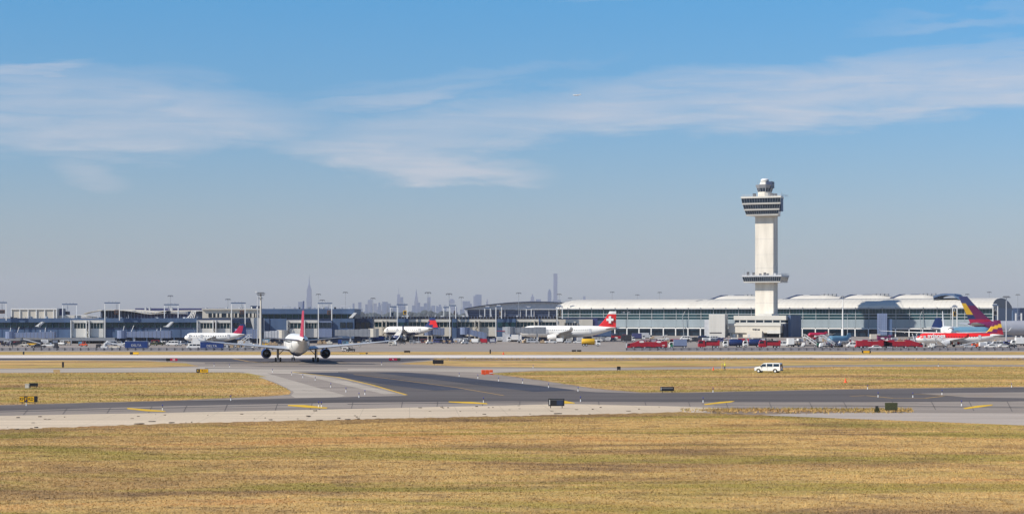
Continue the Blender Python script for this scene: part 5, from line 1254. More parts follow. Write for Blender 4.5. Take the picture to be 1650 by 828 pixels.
def b_refuel(o, c):
    q = MB(); q.prism([(-6.6, .8), (-6.6, 2.2), (-5.2, 2.5), (-3.6, 3.1), (-1.6, 3.1), (-1.4, 2.7), (2.6, 2.7), (2.8, 3.1), (4.6, 3.1), (4.8, 2.9), (6.9, 2.9), (6.9, .8)], -1.25, 1.25); bevelled(q.build('tank_body', M[c], o), .08)
    q = MB(); q.prism([(-7.9, .5), (-8.0, 1.3), (-7.6, 2.1), (-6.64, 2.15), (-6.64, .5)], -1.15, 1.15); bevelled(q.build('cab', M[c], o), .08); q = MB(); q.prism([(-8.0, 1.35), (-7.62, 2.0), (-7.0, 2.0), (-7.0, 1.35)], -1.18, 1.18); q.build('window', M['glass'], o)
    for x in (-2.6, 3.7):
        q = MB(); rs = [[(x + r * 1.05 * math.cos(a_), y, 2.75 + r * .38 * math.sin(a_)) for a_ in [2 * math.pi * i / 16 for i in range(16)]] for r, y in ((.9, -1.30), (.9, -1.255))]; q.rings(rs); q.build('oval_logo_panel', M['white'], o)
    for k in range(5): q = MB(); q.box(-6.4 + k * 2.7, -6.32 + k * 2.7, -1.262, 1.262, .85, 2.15); q.build('panel_seam', M['maroon'], o)
    for k in range(3): q = MB(); q.box(-4.6 + k * 3.6, -2.8 + k * 3.6, -1.27, 1.27, .72, 1.0); q.build('locker', M['dark'], o)
    q = MB(); q.box(-3.3, 4.4, -.5, .5, 3.11, 3.32); q.build('roof_walkway', M['maroon'], o)
    q = MB(); q.box(-8.25, -8.02, -1.2, 1.2, .4, 2.2); q.build('bumper', M['ltgrey'], o)
    q = MB(); q.box(4.9, 5.9, -1.29, -1.255, 1.3, 1.55); q.build('logo_panel', M['white'], o)
    q = MB(); q.box(-6.5, 6.8, -.6, .6, .5, .78); q.build('chassis', M['dark'], o); wheels_at(o, (-5.6, -1.5, 3.8, 5.2), (-1.05, 1.05), .52)
def b_fire(o, c):
    q = MB(); q.box(-3.8, 1.2, -1.2, 1.2, .9, 2.3); bevelled(q.build('body', M[c], o), .05)
    q = MB(); q.prism([(4.3, .5), (4.35, 1.8), (3.9, 3.0), (1.8, 3.0), (1.5, .5)], -1.2, 1.2); bevelled(q.build('cab', M[c], o), .08)
    q = MB(); q.prism([(4.33, 1.9), (3.95, 2.8), (2.6, 2.8), (2.6, 1.9)], -1.23, 1.23); q.build('window', M['glass'], o)
    q = MB(); rs = [[(-1.4 + r * math.cos(a_), y, 1.45 + r * .42 * math.sin(a_)) for a_ in [2 * math.pi * i / 14 for i in range(14)]] for r, y in ((.95, -1.25), (.95, -1.205))]; q.rings(rs); q.build('oval_logo_panel', M['white'], o)
    for k in range(3): q = MB(); q.box(-3.7 + k * 1.65, -2.25 + k * 1.65, -1.215, 1.215, .95, 1.12); q.build('locker', M['dark'], o)
    q = MB(); q.box(1.25, 1.6, -1.0, 1.0, .7, 2.6); q.box(-3.6, 1.1, -1.1, -1.04, 2.31, 2.9); q.build('frame', M['dark'], o)
    q = MB(); q.tube((-3.5, 0, 2.65), (1.0, 0, 2.65), .3, n=8); q.build('hose_reel', M['dark'], o); q = MB(); q.box(-3.9, -3.2, -.9, .9, 2.31, 3.0); q.build('pump_box', M[c], o); wheels_at(o, (-2.9, -1.6, 3.0), (-1.0, 1.0), .5)
def b_tug(o, c):
    q = MB(); q.prism([(1.5, .4), (1.5, 1.0), (.5, 1.1), (-.3, 1.1), (-1.5, .95), (-1.5, .4)], -.75, .75); bevelled(q.build('body', M[c], o), .05)
    q = MB(); q.box(-.75, -.68, -.6, .6, 1.1, 1.85); q.box(-.68, .55, -.7, .7, 1.85, 1.93); q.box(.48, .55, -.6, .6, 1.1, 1.849); q.build('canopy', M[c], o); q = MB(); q.box(-.6, -.1, -.5, .5, 1.1, 1.5); q.build('seat', M['dark'], o); wheels_at(o, (-.95, .95), (-.65, .65), .36)
def b_cart(o, c):
    q = MB(); q.box(-1.6, 1.6, -.8, .8, .5, .62); 
    q.box(-1.6, -1.5, -.8, .8, .62, 1.9); q.box(1.5, 1.6, -.8, .8, .62, 1.9); q.box(-1.6, 1.6, -.8, .8, 1.9, 1.98); q.build('frame', M[c], o)
    q = MB(); q.box(-1.3, -.2, -.65, .6, .63, 1.3); q.build('suitcase_stack', M['dark'], o); q = MB(); q.box(.0, 1.2, -.7, .5, .63, 1.5); q.build('suitcase_stack', M['tan'], o)
    wheels_at(o, (-1.1, 1.1), (-.7, .7), .24)
def b_uld(o, c):
    q = MB(); q.prism([(-1.5, .6), (-1.5, 2.2), (1.5, 2.2), (1.5, 1.2), (1.0, .6)], -.75, .75); bevelled(q.build('shell', M[c], o), .04)
    q = MB(); q.box(-1.2, .9, -.78, -.752, .8, 2.0); q.build('curtain', M['ltgrey' if c != 'ltgrey' else 'grey'], o); q = MB(); q.box(-1.6, 1.6, -.8, .8, .4, .58); q.build('dolly', M['dark'], o); wheels_at(o, (-1.1, 1.1), (-.65, .65), .22)
def b_belt(o, c):
    q = MB(); q.prism([(2.0, .4), (2.0, 1.0), (-2.0, 1.0), (-2.0, .4)], -.85, .85); bevelled(q.build('body', M[c], o), .05); q = MB(); q.prism([(-3.4, .9), (-3.4, 1.15), (3.6, 2.9), (3.6, 2.6)], -.45, .45); q.build('conveyor', M['ltgrey'], o)
    q = MB(); q.tube((1.2, 0, 1.0), (1.9, 0, 2.2), .1, n=5); q.build('lift_strut', M['dark'], o); wheels_at(o, (-1.3, 1.3), (-.8, .8), .36)
def b_stair(o, c):
    q = MB(); q.box(-2.8, 2.2, -.95, .95, .5, .95); q.build('chassis', M['dark'], o); q = MB(); q.prism([(3.3, .5), (3.3, 1.2), (2.9, 1.9), (1.9, 1.9), (1.9, .96), (2.25, .96), (2.25, .5)], -.95, .95); q.build('cab', M[c], o)
    q = MB(); q.prism([(-2.8, .96), (-2.4, .96), (1.9, 3.9), (2.9, 3.9), (2.9, 4.1), (1.7, 4.1)], -.8, .8); fl = q.build('stair_flight', M[c], o)
    for s in (-1, 1):
        q = MB(); q.prism([(-2.8, 1.7), (-2.8, 1.85), (1.7, 5.1), (2.9, 5.1), (2.9, 4.95), (1.8, 4.95)], s * .82 - .03, s * .82 + .03)
        for k in range(5): x = -2.4 + k * 1.1; q.box(x - .04, x + .04, s * .82 - .025, s * .82 + .025, 1.1 + k * .75, 2.0 + k * .78)
        q.build('handrail', M['white'], fl)
    q = MB(); q.tube((.8, 0, .95), (1.6, 0, 3.6), .13, n=6); q.build('lift_strut', M['ltgrey'], o); wheels_at(o, (-1.9, 2.5), (-.85, .85), .4)
def b_cont(o, c):
    q = MB(); q.box(-4.2, 4.2, -1.2, 1.2, .35, 2.8); bd = q.build('body', M[c], o)
    q = MB()
    for i in range(20): q.box(-4.1 + i * .42, -3.9 + i * .42, -1.24, -1.202, .5, 2.7)
    q.build('rib', M[c], bd, kind='stuff'); q = MB(); q.box(-4.25, 4.25, -1.25, 1.25, 2.801, 2.95); q.build('lid', M['bluegrey'], o); q = MB(); q.box(-4.0, 4.0, -1, 1, 0, .348); q.build('skid', M['dark'], o)
def b_pallet(o, c):
    q = MB(); q.box(-1.3, 1.3, -1, 1, 0, .18); q.build('pallet', M['dark'], o)
    for i, (x, h) in enumerate(((-.8, 1.1), (0, 1.5), (.8, .9))): q = MB(); q.box(x - .38, x + .38, -.8, .8, .181, .18 + h); bevelled(q.build('crate', M[c], o), .03)
def b_equip(o, c):
    q = MB(); q.box(-1.2, 1.2, -.8, .8, .5, 1.6); bevelled(q.build('body', M[c], o), .06); q = MB(); q.box(-.9, .3, -.82, .82, .9, 1.35); q.build('vent_panel', M['dark'], o); q = MB(); q.tube((.7, 0, 1.6), (.7, 0, 2.3), .09, n=6); q.build('exhaust_pipe', M['dark'], o); q = MB(); q.tube((1.2, 0, .5), (2.1, 0, .35), .05, n=5); q.build('tow_bar', M['dark'], o); wheels_at(o, (-.75, .75), (-.75, .75), .3)
def b_bollard(o, c):
    q = MB(); q.tube((0, 0, .2), (0, 0, 1.3), .18, .12, 8); q.build('post', M[c], o); q = MB(); q.plan(rect(.6, -.3, .3), 0, .2); q.build('foot', M['dark'], o)
KB = dict(pickup=(b_pickup, 'pickup_truck', 'pickup'), car=(b_car, 'parked_car', 'car'), van=(b_van, 'service_van', 'van'), box=(b_box, 'box_truck', 'truck'), tank=(b_tank, 'tanker_truck', 'tanker'), refuel=(b_refuel, 'fuel_tanker', 'tanker'),
          fire=(b_fire, 'hydrant_truck', 'truck'), tug=(b_tug, 'baggage_tug', 'tug'), cart=(b_cart, 'baggage_cart', 'baggage cart'), uld=(b_uld, 'cargo_container', 'container'), belt=(b_belt, 'belt_loader', 'belt loader'),
          stair=(b_stair, 'stair_truck', 'stair truck'), cont=(b_cont, 'service_container', 'container'), pallet=(b_pallet, 'loaded_pallet', 'pallet'), equip=(b_equip, 'power_cart', 'power cart'), bollard=(b_bollard, 'marker_post', 'marker'))
CACHE = {}
def put(kind, c, px, py, deg, label, sc=1.0, group=None):
    fn, nm, cat = KB[kind]
    key = (kind, c)
    loc = G(px, py, .01)
    if key not in CACHE:
        o = thing(nm, label, cat, loc, R_(deg)); fn(o, c); CACHE[key] = o
    else:
        if not KIDS.get(CACHE[key].name): index_kids()
        o = copy_tree(CACHE[key]); o.location = loc; o.rotation_euler = (0, 0, R_(deg)); o['label'] = label
    o.scale = (sc, sc, sc); o['group'] = group or (nm.replace('_', ' ') + 's on the apron')
    return o
V = [
 ('cart', 'purple', 2, 557.4, 180, 'violet baggage cart at the very left edge of the apron'), ('cart', 'purple', 9, 557.4, 180, 'violet baggage cart second from the left edge'),
 ('tug', 'white', 14.5, 557, 170, 'white baggage tug just right of the violet carts'), ('equip', 'dark', 22, 557.8, 190, 'dark power cart beside white tug at far left'),
 ('equip', 'dark', 31, 556.6, 10, 'dark power cart left of the cream tug'), ('tug', 'cream', 39.5, 558.2, 0, 'cream baggage tug left of the yellow belt loader'),
 ('belt', 'yellow', 52, 557, 175, 'yellow belt loader under the long boarding bridge at left'), ('pickup', 'dark', 62, 561.3, 185, 'dark pickup in front of the yellow belt loader'),
 ('pickup', 'white', 79.5, 559.0, 178, 'white pickup right of the dark pickup at left'), ('tug', 'dark', 90.5, 562.0, 90, 'dark baggage tug facing away beside the white pickup'),
 ('tug', 'white', 100, 555.8, 160, 'white baggage tug in the pier undercroft at left'), ('cart', 'white', 109, 555.8, 0, 'white baggage cart in the undercroft right of white tug'),
 ('equip', 'ltblue', 130.5, 556.5, 90, 'pale blue power cart beside the red-orange tug'), ('tug', 'orange', 135, 558.0, 180, 'red-orange baggage tug before the leftmost pale bay'),
 ('equip', 'dark', 159, 561, 90, 'dark power cart below the portal with yellow-brown box'), ('van', 'white', 178, 557, 200, 'white service van left of the cream belt loader'),
 ('pickup', 'white', 194, 556.8, 180, 'white pickup right of the cream belt loader'), ('belt', 'cream', 186, 562.0, 170, 'cream belt loader lowered towards the fence'),
 ('cont', 'blue', 220.5, 562.2, 0, 'blue service container with white lettering under the second boarding bridge'),
 ('equip', 'white', 236.5, 558, 0, 'white power cart at the right end of blue container'), ('car', 'olive', 246, 556.6, 175, 'olive parked car right of the lettered blue container'),
 ('car', 'olive', 255, 556.4, 185, 'olive parked car second right of the blue container'), ('tug', 'dark', 265, 556, 0, 'dark baggage tug under the right end of second bridge'), 
 ('van', 'white', 278, 557.0, 180, 'white service van left, in the pair before the parked nose'), ('tug', 'white', 287, 557.0, 180, 'white baggage tug between two white vans'),
 ('van', 'white', 312.5, 562.4, 182, 'white service van below the parked airliner nose at left'), ('box', 'white', 317, 558.6, 180, 'white box truck under the parked airliner nose'),
 ('cont', 'blue', 342, 563.2, 0, 'large blue container with white lettering left of taxiing airliner wing'),
 ('equip', 'ltgrey', 363, 562.6, 0, 'light grey power cart at right end of large blue container'), ('cart', 'ltgrey', 371, 562.6, 0, 'light grey baggage cart, first right of large blue container'), ('cart', 'ltgrey', 381, 562.4, 0, 'light grey baggage cart, second right of large blue container'),
 ('cart', 'white', 391, 562.2, 4, 'white baggage cart in the row behind the left wing'), ('uld', 'ltgrey', 400, 562.2, 0, 'light grey cargo container behind the left winglet row'), ('pickup', 'white', 410, 561.6, 160, 'white pickup just left of thick floodlight mast'),
 ('stair', 'white', 394, 559.6, 5, 'white stair truck at tail of the crimson-finned parked jet'), ('uld', 'tan', 389, 556.6, 0, 'tan cargo container behind the crimson-finned parked jet'), ('uld', 'dark', 400, 556.4, 0, 'dark cargo container left of the thick mast'),
 ('tug', 'yellow', 426.5, 557.5, 0, 'yellow baggage tug right of thick floodlight mast'), ('uld', 'ltblue', 429, 554.4, 0, 'pale blue cargo container behind the yellow tug'),
 ('pallet', 'tan', 436, 556.6, 0, 'tan loaded pallet right of the yellow tug'), ('pallet', 'tan', 443, 556.8, 0, 'tan loaded pallet left of the taxiing airliner body'), ('equip', 'dark', 449, 556, 0, 'dark power cart left of the taxiing airliner body'),
 ('pallet', 'tan', 516, 554.4, 0, 'tan loaded pallet, first right of the crimson fin'), ('pallet', 'tan', 523, 554.4, 0, 'tan loaded pallet, second right of the crimson fin'), ('pallet', 'cream', 531, 554.6, 0, 'cream loaded pallet above the right stabiliser'),
 ('uld', 'blue', 548, 555.4, 90, 'blue cargo container right of the cream pallet'), ('equip', 'ltblue', 557, 556, 0, 'pale blue power cart behind the right wing'), ('tug', 'cream', 566, 555.8, 0, 'cream baggage tug behind the right wing'), ('cart', 'dark', 576, 556, 0, 'dark baggage cart behind right wing'),
 ('tug', 'white', 587, 553.4, 0, 'white baggage tug right of dark cart by grey bridge'), ('equip', 'white', 594, 553, 0, 'white power cart under the grey bridge'), ('car', 'white', 602, 552.2, 180, 'white parked car at the blue tanker tail'),
 ('tank', 'blue', 614, 552.4, 0, 'blue tanker truck with white cab at middle pier'), ('tug', 'white', 636, 556.6, 90, 'white baggage tug at the tip of the right wing'), ('equip', 'cream', 631, 556.8, 0, 'cream power cart at the tip of right wing'),
 ('tug', 'dark', 648, 554.5, 0, 'dark baggage tug under the blue-bellied airliner'), ('equip', 'grey', 664, 553.6, 0, 'grey power cart under the red and blue fin'), ('tug', 'ltgrey', 673, 553.4, 0, 'light grey baggage tug under the red and blue fin'), ('cart', 'red', 684, 553.4, 0, 'red baggage cart right of the red and blue fin'),
 ('cart', 'dark', 693, 553, 0, 'dark baggage cart below the bridge right of fin'), ('cart', 'red', 703, 553, 0, 'red baggage cart left of two purple carts'), ('cart', 'purple', 713.5, 553.4, 0, 'violet baggage cart left, under the sloping-bridge tower'), ('cart', 'blue', 723.5, 553.5, 0, 'blue baggage cart, left one of two at middle pier'), ('cart', 'blue', 732.5, 553.5, 0, 'blue baggage cart, right one of two at middle pier'),
 ('uld', 'dark', 741, 551.8, 0, 'dark cargo container right of two blue carts'), ('uld', 'ltgrey', 749, 551.8, 0, 'light grey cargo container under the sloping bridge'), ('cart', 'dark', 757, 552, 0, 'dark baggage cart under the sloping bridge'), ('pallet', 'tan', 766, 551.2, 0, 'tan loaded pallet under the sloping bridge'),
 ('tug', 'dark', 775, 551.4, 0, 'dark baggage tug left of the yellow pickup'), ('pickup', 'yellow', 787, 549.8, 180, 'yellow pickup at foot of the sloping bridge'), ('tug', 'cream', 796, 551.4, 0, 'cream baggage tug right of yellow pickup'), ('uld', 'white', 805, 550.2, 0, 'white cargo container left of white box truck'), ('pallet', 'cream', 813, 550, 0, 'cream loaded pallet left of white box truck'),
 ('box', 'white', 829, 550.6, 180, 'white box truck beside the grey boarding bridge'), ('pickup', 'white', 849, 551, 180, 'white pickup right of box truck near white-cross airliner'), ('car', 'white', 860, 550.8, 0, 'white parked car right of pickup near white-cross airliner'), ('tug', 'dark', 867, 551, 0, 'dark baggage tug right of white parked car'),
 ('tug', 'red', 884, 552.2, 0, 'red baggage tug beneath the white-cross airliner engine'), ('equip', 'yellow', 900, 550.0, 0, 'yellow power cart beneath wing of white-cross airliner'), ('uld', 'white', 918, 550.8, 0, 'white cargo container beneath the white-cross airliner belly'), ('uld', 'white', 934, 550, 0, 'white cargo container behind the yellow fuel truck'),
 ('tank', 'yellow', 953, 557.6, 0, 'yellow fuel truck with white cab on the open apron'),
 ('van', 'white', 962, 550.6, 0, 'white service van behind the yellow fuel truck'), ('uld', 'ltgrey', 972, 550.4, 0, 'light grey cargo container right of yellow fuel truck'), ('uld', 'white', 979, 550.4, 0, 'white cargo container right of yellow fuel truck'), ('fire', 'purple', 981, 546.6, 0, 'violet truck behind the white containers under the cross fin'),
 ('fire', 'red', 997, 548.4, 0, 'red truck right of white-cross fin'), ('equip', 'cream', 988, 549.2, 0, 'cream power cart left of small red truck'), ('box', 'dark', 1012, 550.6, 0, 'dark box truck behind the long red tanker left end'), ('box', 'purple', 1029, 547.6, 0, 'violet box truck behind the long red tanker'),
 ('box', 'ltgrey', 1041, 546.5, 0, 'light grey box truck behind the long red tanker'), ('pallet', 'tan', 1052, 546.6, 0, 'tan loaded pallet behind the long red tanker'), ('belt', 'cream', 1064, 548, 0, 'cream belt loader behind the long red tanker'), ('tug', 'white', 1073, 548, 0, 'white baggage tug behind right end of long tanker'),
 ('refuel', 'red', 1045, 562.4, 0, 'long red fuel tanker with two white oval logos behind the fence'),
 ('box', 'bluegrey', 1092, 561.2, 180, 'blue-grey box truck with white cab and green logo right of long tanker'),
 ('van', 'white', 1104, 547.6, 180, 'white service van, first in the row left of red hydrant truck'), ('car', 'white', 1113, 547.6, 180, 'white parked car, second in the row behind hydrant truck'), ('car', 'dark', 1121.5, 547.6, 0, 'dark parked car in the row behind hydrant truck'), ('van', 'navy', 1130.5, 547.4, 180, 'navy service van in the row behind hydrant truck'),
 ('pickup', 'ltblue', 1140, 547.4, 0, 'pale blue pickup behind red hydrant truck'), ('van', 'white', 1149, 547.4, 180, 'white service van under the pale lift block'), ('car', 'cream', 1158, 547.4, 0, 'cream parked car under the pale lift block'), ('car', 'ltgrey', 1167, 548, 0, 'light grey parked car right of cream car'),
 ('fire', 'red', 1143, 560.9, 180, 'red hydrant truck with oval logo left of two navy tankers'), ('tank', 'navy', 1180, 559.6, 180, 'navy tanker truck, left one of two'), ('tank', 'navy', 1212, 559.2, 180, 'navy tanker truck, right one of two'),
 ('fire', 'red', 1241, 561.0, 180, 'red hydrant truck with oval logo below the tower'), ('van', 'white', 1262, 558, 180, 'white service van right of red truck below tower'), ('box', 'white', 1273, 558.6, 90, 'white box truck facing away right of the tower'), ('cart', 'dark', 1283, 558.4, 0, 'dark baggage cart right of white box truck'), ('cart', 'purple', 1291, 558.4, 0, 'violet baggage cart right of the dark one'),
 ('stair', 'white', 1305, 559.6, 170, 'white stair truck, left of two before the red jet'), ('stair', 'white', 1334, 560.4, 185, 'white stair truck, right of two before the red jet'), ('equip', 'green', 1321, 559.6, 0, 'green power cart between two white stair trucks'), ('tug', 'white', 1328, 560.2, 0, 'white baggage tug between two stair trucks'), ('equip', 'maroon', 1336, 558.4, 0, 'maroon power cart at the right stair truck'),
 ('van', 'white', 1366, 552.6, 0, 'white service van right of pale blue small jet'), ('van', 'white', 1375, 559.6, 180, 'white service van left of the red fire tug'), ('tug', 'brightred', 1384, 560.6, 180, 'bright red tug left of the big red trucks'),
 ('refuel', 'red', 1409, 561.2, 180, 'red fuel tanker, left one of two near striped tail'), ('refuel', 'red', 1452, 561.2, 180, 'red fuel tanker, right one of two near striped tail'),
 ('car', 'white', 1410, 562.6, 180, 'white parked car in front of the left red fuel tanker'), ('fire', 'maroon', 1426, 549.6, 0, 'maroon truck behind the red fuel tankers'), ('box', 'cream', 1413, 549.4, 0, 'cream box truck behind the left red fuel tanker'), ('tug', 'white', 1432, 551.5, 0, 'white baggage tug behind the red fuel tankers'), ('uld', 'ltgrey', 1441, 551.6, 0, 'light grey cargo container behind the red fuel tankers'),
 ('pallet', 'tan', 1450, 551, 0, 'tan loaded pallet behind right red fuel tanker'), ('pallet', 'tan', 1460, 550.8, 0, 'tan loaded pallet right of another behind red tanker'), ('uld', 'dark', 1470, 552, 0, 'dark cargo container right of the red fuel tankers'), ('stair', 'grey', 1475, 557.8, 90, 'grey stair truck facing away at red-topped jet nose'), ('pallet', 'tan', 1483, 558, 0, 'tan loaded pallet at the red-topped jet nose'),
 ('stair', 'white', 1514, 561.2, 180, 'white stair truck in front of the red-topped jet'), ('tug', 'white', 1502, 561.2, 0, 'white baggage tug under red-topped jet'), ('belt', 'ltgrey', 1562, 560.8, 0, 'light grey belt loader under the red-topped jet'), ('equip', 'orange', 1571, 560.4, 0, 'orange power cart under the red-topped jet tail'), ('uld', 'white', 1584, 560.2, 0, 'white cargo container beneath red-topped jet tail'),
 ('car', 'white', 1596, 560.4, 180, 'white parked car right of the red-topped jet engine'), ('van', 'ltgrey', 1606, 558, 180, 'light grey service van under maroon and yellow fin'), ('pallet', 'tan', 1604, 553.6, 0, 'tan loaded pallet under the silver fuselage'), ('pallet', 'cream', 1613, 554.6, 0, 'cream loaded pallet under the silver fuselage'), ('car', 'white', 1618, 559.8, 0, 'white parked car at the foot of dark-headed mast'),
 ('equip', 'cream', 1627, 556.4, 0, 'cream power cart right of dark-headed mast'), ('box', 'white', 1642, 557.4, 180, 'white box truck at the right picture edge'), ('tug', 'dark', 1632, 560.6, 0, 'dark baggage tug at right edge near box truck'),
 ('bollard', 'dark', 20.5, 562.6, 0, 'dark marker post left of the dark pickup'), ('pallet', 'white', 168, 563.0, 0, 'white loaded pallet at fence left of cream belt loader'),
]
SCALES = {'cont': 1.0}
for k_, c_, x_, y_, d_, l_ in V:
    put(k_, c_, x_, y_, d_, l_, 1.0)
ORD = ['first', 'second', 'third', 'fourth', 'fifth', 'sixth', 'seventh', 'eighth', 'ninth']
CN = dict(ltgrey='light grey', ltblue='pale blue', bluegrey='blue-grey', purple='violet', tan='tan')
KN = dict(car='parked car', van='service van', pickup='pickup', cart='baggage cart', tug='baggage tug', uld='cargo container', pallet='loaded pallet', equip='power cart', box='box truck')
ROWS = [(1180, 1252, 552.5, 8, 'in the packed row at the tower foot'), (1276, 1330, 550.5, 6, 'in the back row right of the tower'), (1028, 1092, 553.5, 6, 'in the row just above the long red tanker'), (672, 800, 553.6, 9, 'in the front row at the middle pier'),
        (4, 112, 555.2, 7, 'in the left pier undercroft'), (200, 300, 555.6, 7, 'in the undercroft of the second bridge'), (1574, 1648, 556.6, 6, 'in the row beneath the silver airliner'), (1102, 1172, 551.6, 7, 'in the second row under the pale lift block'), (838, 938, 552.8, 7, 'in the row beneath the white-cross airliner'), (1346, 1396, 555.4, 4, 'in the row right of the pale blue small jet')]
rw = random.Random(77)
for a_, b__, y_, n_, w_ in ROWS:
    for i in range(n_):
        k_ = rw.choice(['cart', 'cart', 'tug', 'uld', 'uld', 'car', 'van', 'pallet', 'equip', 'pickup']); c_ = rw.choice(['white', 'white', 'ltgrey', 'dark', 'ltgrey', 'white', 'purple', 'red', 'dark'])
        if k_ == 'pallet': c_ = 'tan'
        put(k_, c_, a_ + (b__ - a_) * (i + .5) / n_ + rw.uniform(-1.5, 1.5), y_ + rw.uniform(-.5, .5), rw.choice([0, 180, 5, 172, 20]), '%s %s, %s from left %s' % (CN.get(c_, c_), KN[k_], ORD[i], w_))
# lettering and extras on single vehicles
def find_label(s): return next(o for o in COL.objects if o.get('label') == s)
for s, sz in (('blue service container with white lettering under the second boarding bridge', 1.9), ('large blue container with white lettering left of taxiing airliner wing', 1.9)):
    o = find_label(s); text('DELTA', 1.15, M['ltgrey'], o, (0, -1.27, 1.35), (R_(90), 0, 0), 'lettering', .01, .01, 1.1)
o = find_label('blue-grey box truck with white cab and green logo right of long tanker'); q = MB(); q.tube((2.4, 1.12, 1.1), (2.4, 1.2, 1.1), .55, n=14); q.build('round_logo', M['green'], o)

# --- slatted blast fence between apron and runway
fence_mat = M['fence']
def blast_fence(label, x0, x1, py, rz=0):
    o = thing('blast_fence', label, 'fence', (0, GY(py), 0), group='low blast fences along the apron edge'); Y = GY(py)
    n = int((x1 - x0) / 6.3)
    for i in range(n):
        a, b_ = x0 + (x1 - x0) * i / n, x0 + (x1 - x0) * (i + 1) / n
        q = MB(); X_, X2_ = XX(a, Y) + .03, XX(b_, Y) - .03
        for j in range(3): q.add([(X_, -.1 + j * .08, .12 + j * .32), (X2_, -.1 + j * .08, .12 + j * .32), (X2_, .02 + j * .08, .34 + j * .32), (X_, .02 + j * .08, .34 + j * .32), (X_, -.05 + j * .08, .12 + j * .32), (X2_, -.05 + j * .08, .12 + j * .32), (X2_, .07 + j * .08, .34 + j * .32), (X_, .07 + j * .08, .34 + j * .32)],
              [(0, 1, 2, 3), (4, 7, 6, 5), (0, 4, 5, 1), (1, 5, 6, 2), (2, 6, 7, 3), (3, 7, 4, 0)])
        q.build('fence_panel', fence_mat, o)
        if i % 2 == 0: q = MB(); q.box(X_ - .10, X_ - .0, -.25, .3, 0, 1.0); q.build('fence_post', M['dark'], o)
    return o
blast_fence('low grey louvred blast fence in front of left pier', -60, 420, 564.6)
blast_fence('low grey louvred blast fence in front of the glass terminal', 1009, 1710, 564.6)

# ================================================================ airfield signs, lights, people
def sign(label, px, py, w, h, segs, deg=0, m='black', feet=True, txt=None, group='airfield guidance signs', back='black'):
    """px, py: foot of the sign; segs: list of (fraction, material)"""
    o = thing('airfield_sign', label, 'sign', G(px, py, .02), R_(deg), group)
    z0 = .28; q = MB(); q.box(-w / 2, w / 2, -.12, .12, z0, z0 + h); bd = bevelled(q.build('cabinet', M[back], o), .02)
    x = -w / 2; tot = sum(f for f, _, _ in segs)
    for f, c, tx in segs:
        x1 = x + w * f / tot
        q = MB(); q.box(x + .03, x1 - .03, -.135, -.122, z0 + .05, z0 + h - .05); pf = q.build('sign_face', M[c], o)
        if tx: text(tx, h * .72, M['black' if c == 'signyel' else ('signyel' if c == 'black' else 'white')], pf, ((x + x1) / 2, -.14, z0 + h / 2), (R_(90), 0, 0), 'lettering', .006, .012, .85)
        x = x1
    for s in (-.36, .36): q = MB(); q.tube((s * w, 0, 0), (s * w, 0, z0), .05, n=6); q.build('leg', M['dark'], o)
    return o
sign('yellow and black lettered sign standing at the left taxiway edge', 46, 651, 2.45, .82, [(.28, 'signyel', 'KF'), (.17, 'black', 'F'), (.38, 'signyel', 'KD'), (.17, 'black', None)])
sign('small black sign with a cream box on left grass island', 54, 625, 1.5, .55, [(1, 'black', None)])
o = thing('power_cabinet', 'small cream cabinet left of the small black sign', 'cabinet', G(44, 625.4, .02)); q = MB(); q.box(-.33, .33, -.25, .25, .02, .68); bevelled(q.build('body', M['cream'], o), .02); q = MB(); q.box(-.38, .38, -.3, .3, .681, .73); q.build('lid', M['ltwall'], o)
sign('black and yellow sign with arrows above the left grass island', 326, 602.2, 2.5, .75, [(.3, 'black', 'K'), (.7, 'signyel', '<K-C>')])
sign('large black sign standing on the pale shoulder beside a yellow mark', 896.5, 657.4, 2.1, .98, [(1, 'black', None)])
o = find_label('large black sign standing on the pale shoulder beside a yellow mark')
q = MB(); q.box(-.92, -.84, -.15, -.137, .42, 1.1); q.build('white_mark', M['white'], o)
q = MB(); q.box(.05, .85, -.145, -.136, .4, 1.0); q.build('inner_panel', M['slate2'], o)
q = MB(); q.box(-.75, .95, -.15, -.137, 1.08, 1.12); q.build('frame_rail', M['grey'], o)
sign('long black sign on the edge of right grass island', 1075, 632.6, 2.15, .66, [(1, 'black', None)])
o = find_label('long black sign on the edge of right grass island')
q = MB(); q.box(-.85, .9, -.15, -.137, .62, .82); q.build('painted_sheen', M['shade_sheen_grey'], o)  # grey box paints the sheen on the upper half of the sign
q = MB(); q.box(-1.0, -.92, -.15, -.137, .4, .85); q.build('white_mark', M['white'], o)
sign('olive-brown sign back at the lower right taxiway edge', 1436, 664.5, 1.55, .95, [(1, 'olive', None)], back='olive')
sign('red sign with white figures on the left runway edge', 277, 583.2, 3.0, .75, [(.35, 'black', None), (.65, 'crimson', '22R')])
sign('yellow sign beyond the runway near the blue container', 216.5, 572.2, 2.8, .72, [(.35, 'black', None), (.65, 'signyel', None)])
sign('red and olive sign near the middle of the runway edge', 636, 582.4, 3.1, .70, [(.72, 'crimson', '4L'), (.28, 'olive', None)])
sign('black sign at the tip of the upper grass strip', 706, 587.8, 2.7, .95, [(1, 'black', None)])
sign('small black sign beyond runway right of right wingtip', 656, 569, 2.0, .6, [(1, 'black', None)])
sign('dark forked sign beyond runway below yellow fuel truck', 929, 567.6, 3.2, .55, [(.45, 'black', None), (.1, 'ltgrey', None), (.45, 'black', None)])
sign('yellow sign beyond the runway before the red fuel tankers', 1396, 570.0, 2.9, .75, [(.15, 'black', None), (.7, 'signyel', None), (.15, 'black', None)])
sign('flat yellow and black sign beyond runway right of taxiing airliner', 586, 571.4, 2.6, .35, [(.75, 'signyel', None), (.25, 'black', None)])
sign('small square black sign at left of right grass island top edge', 997, 597.4, .8, .72, [(1, 'black', None)])
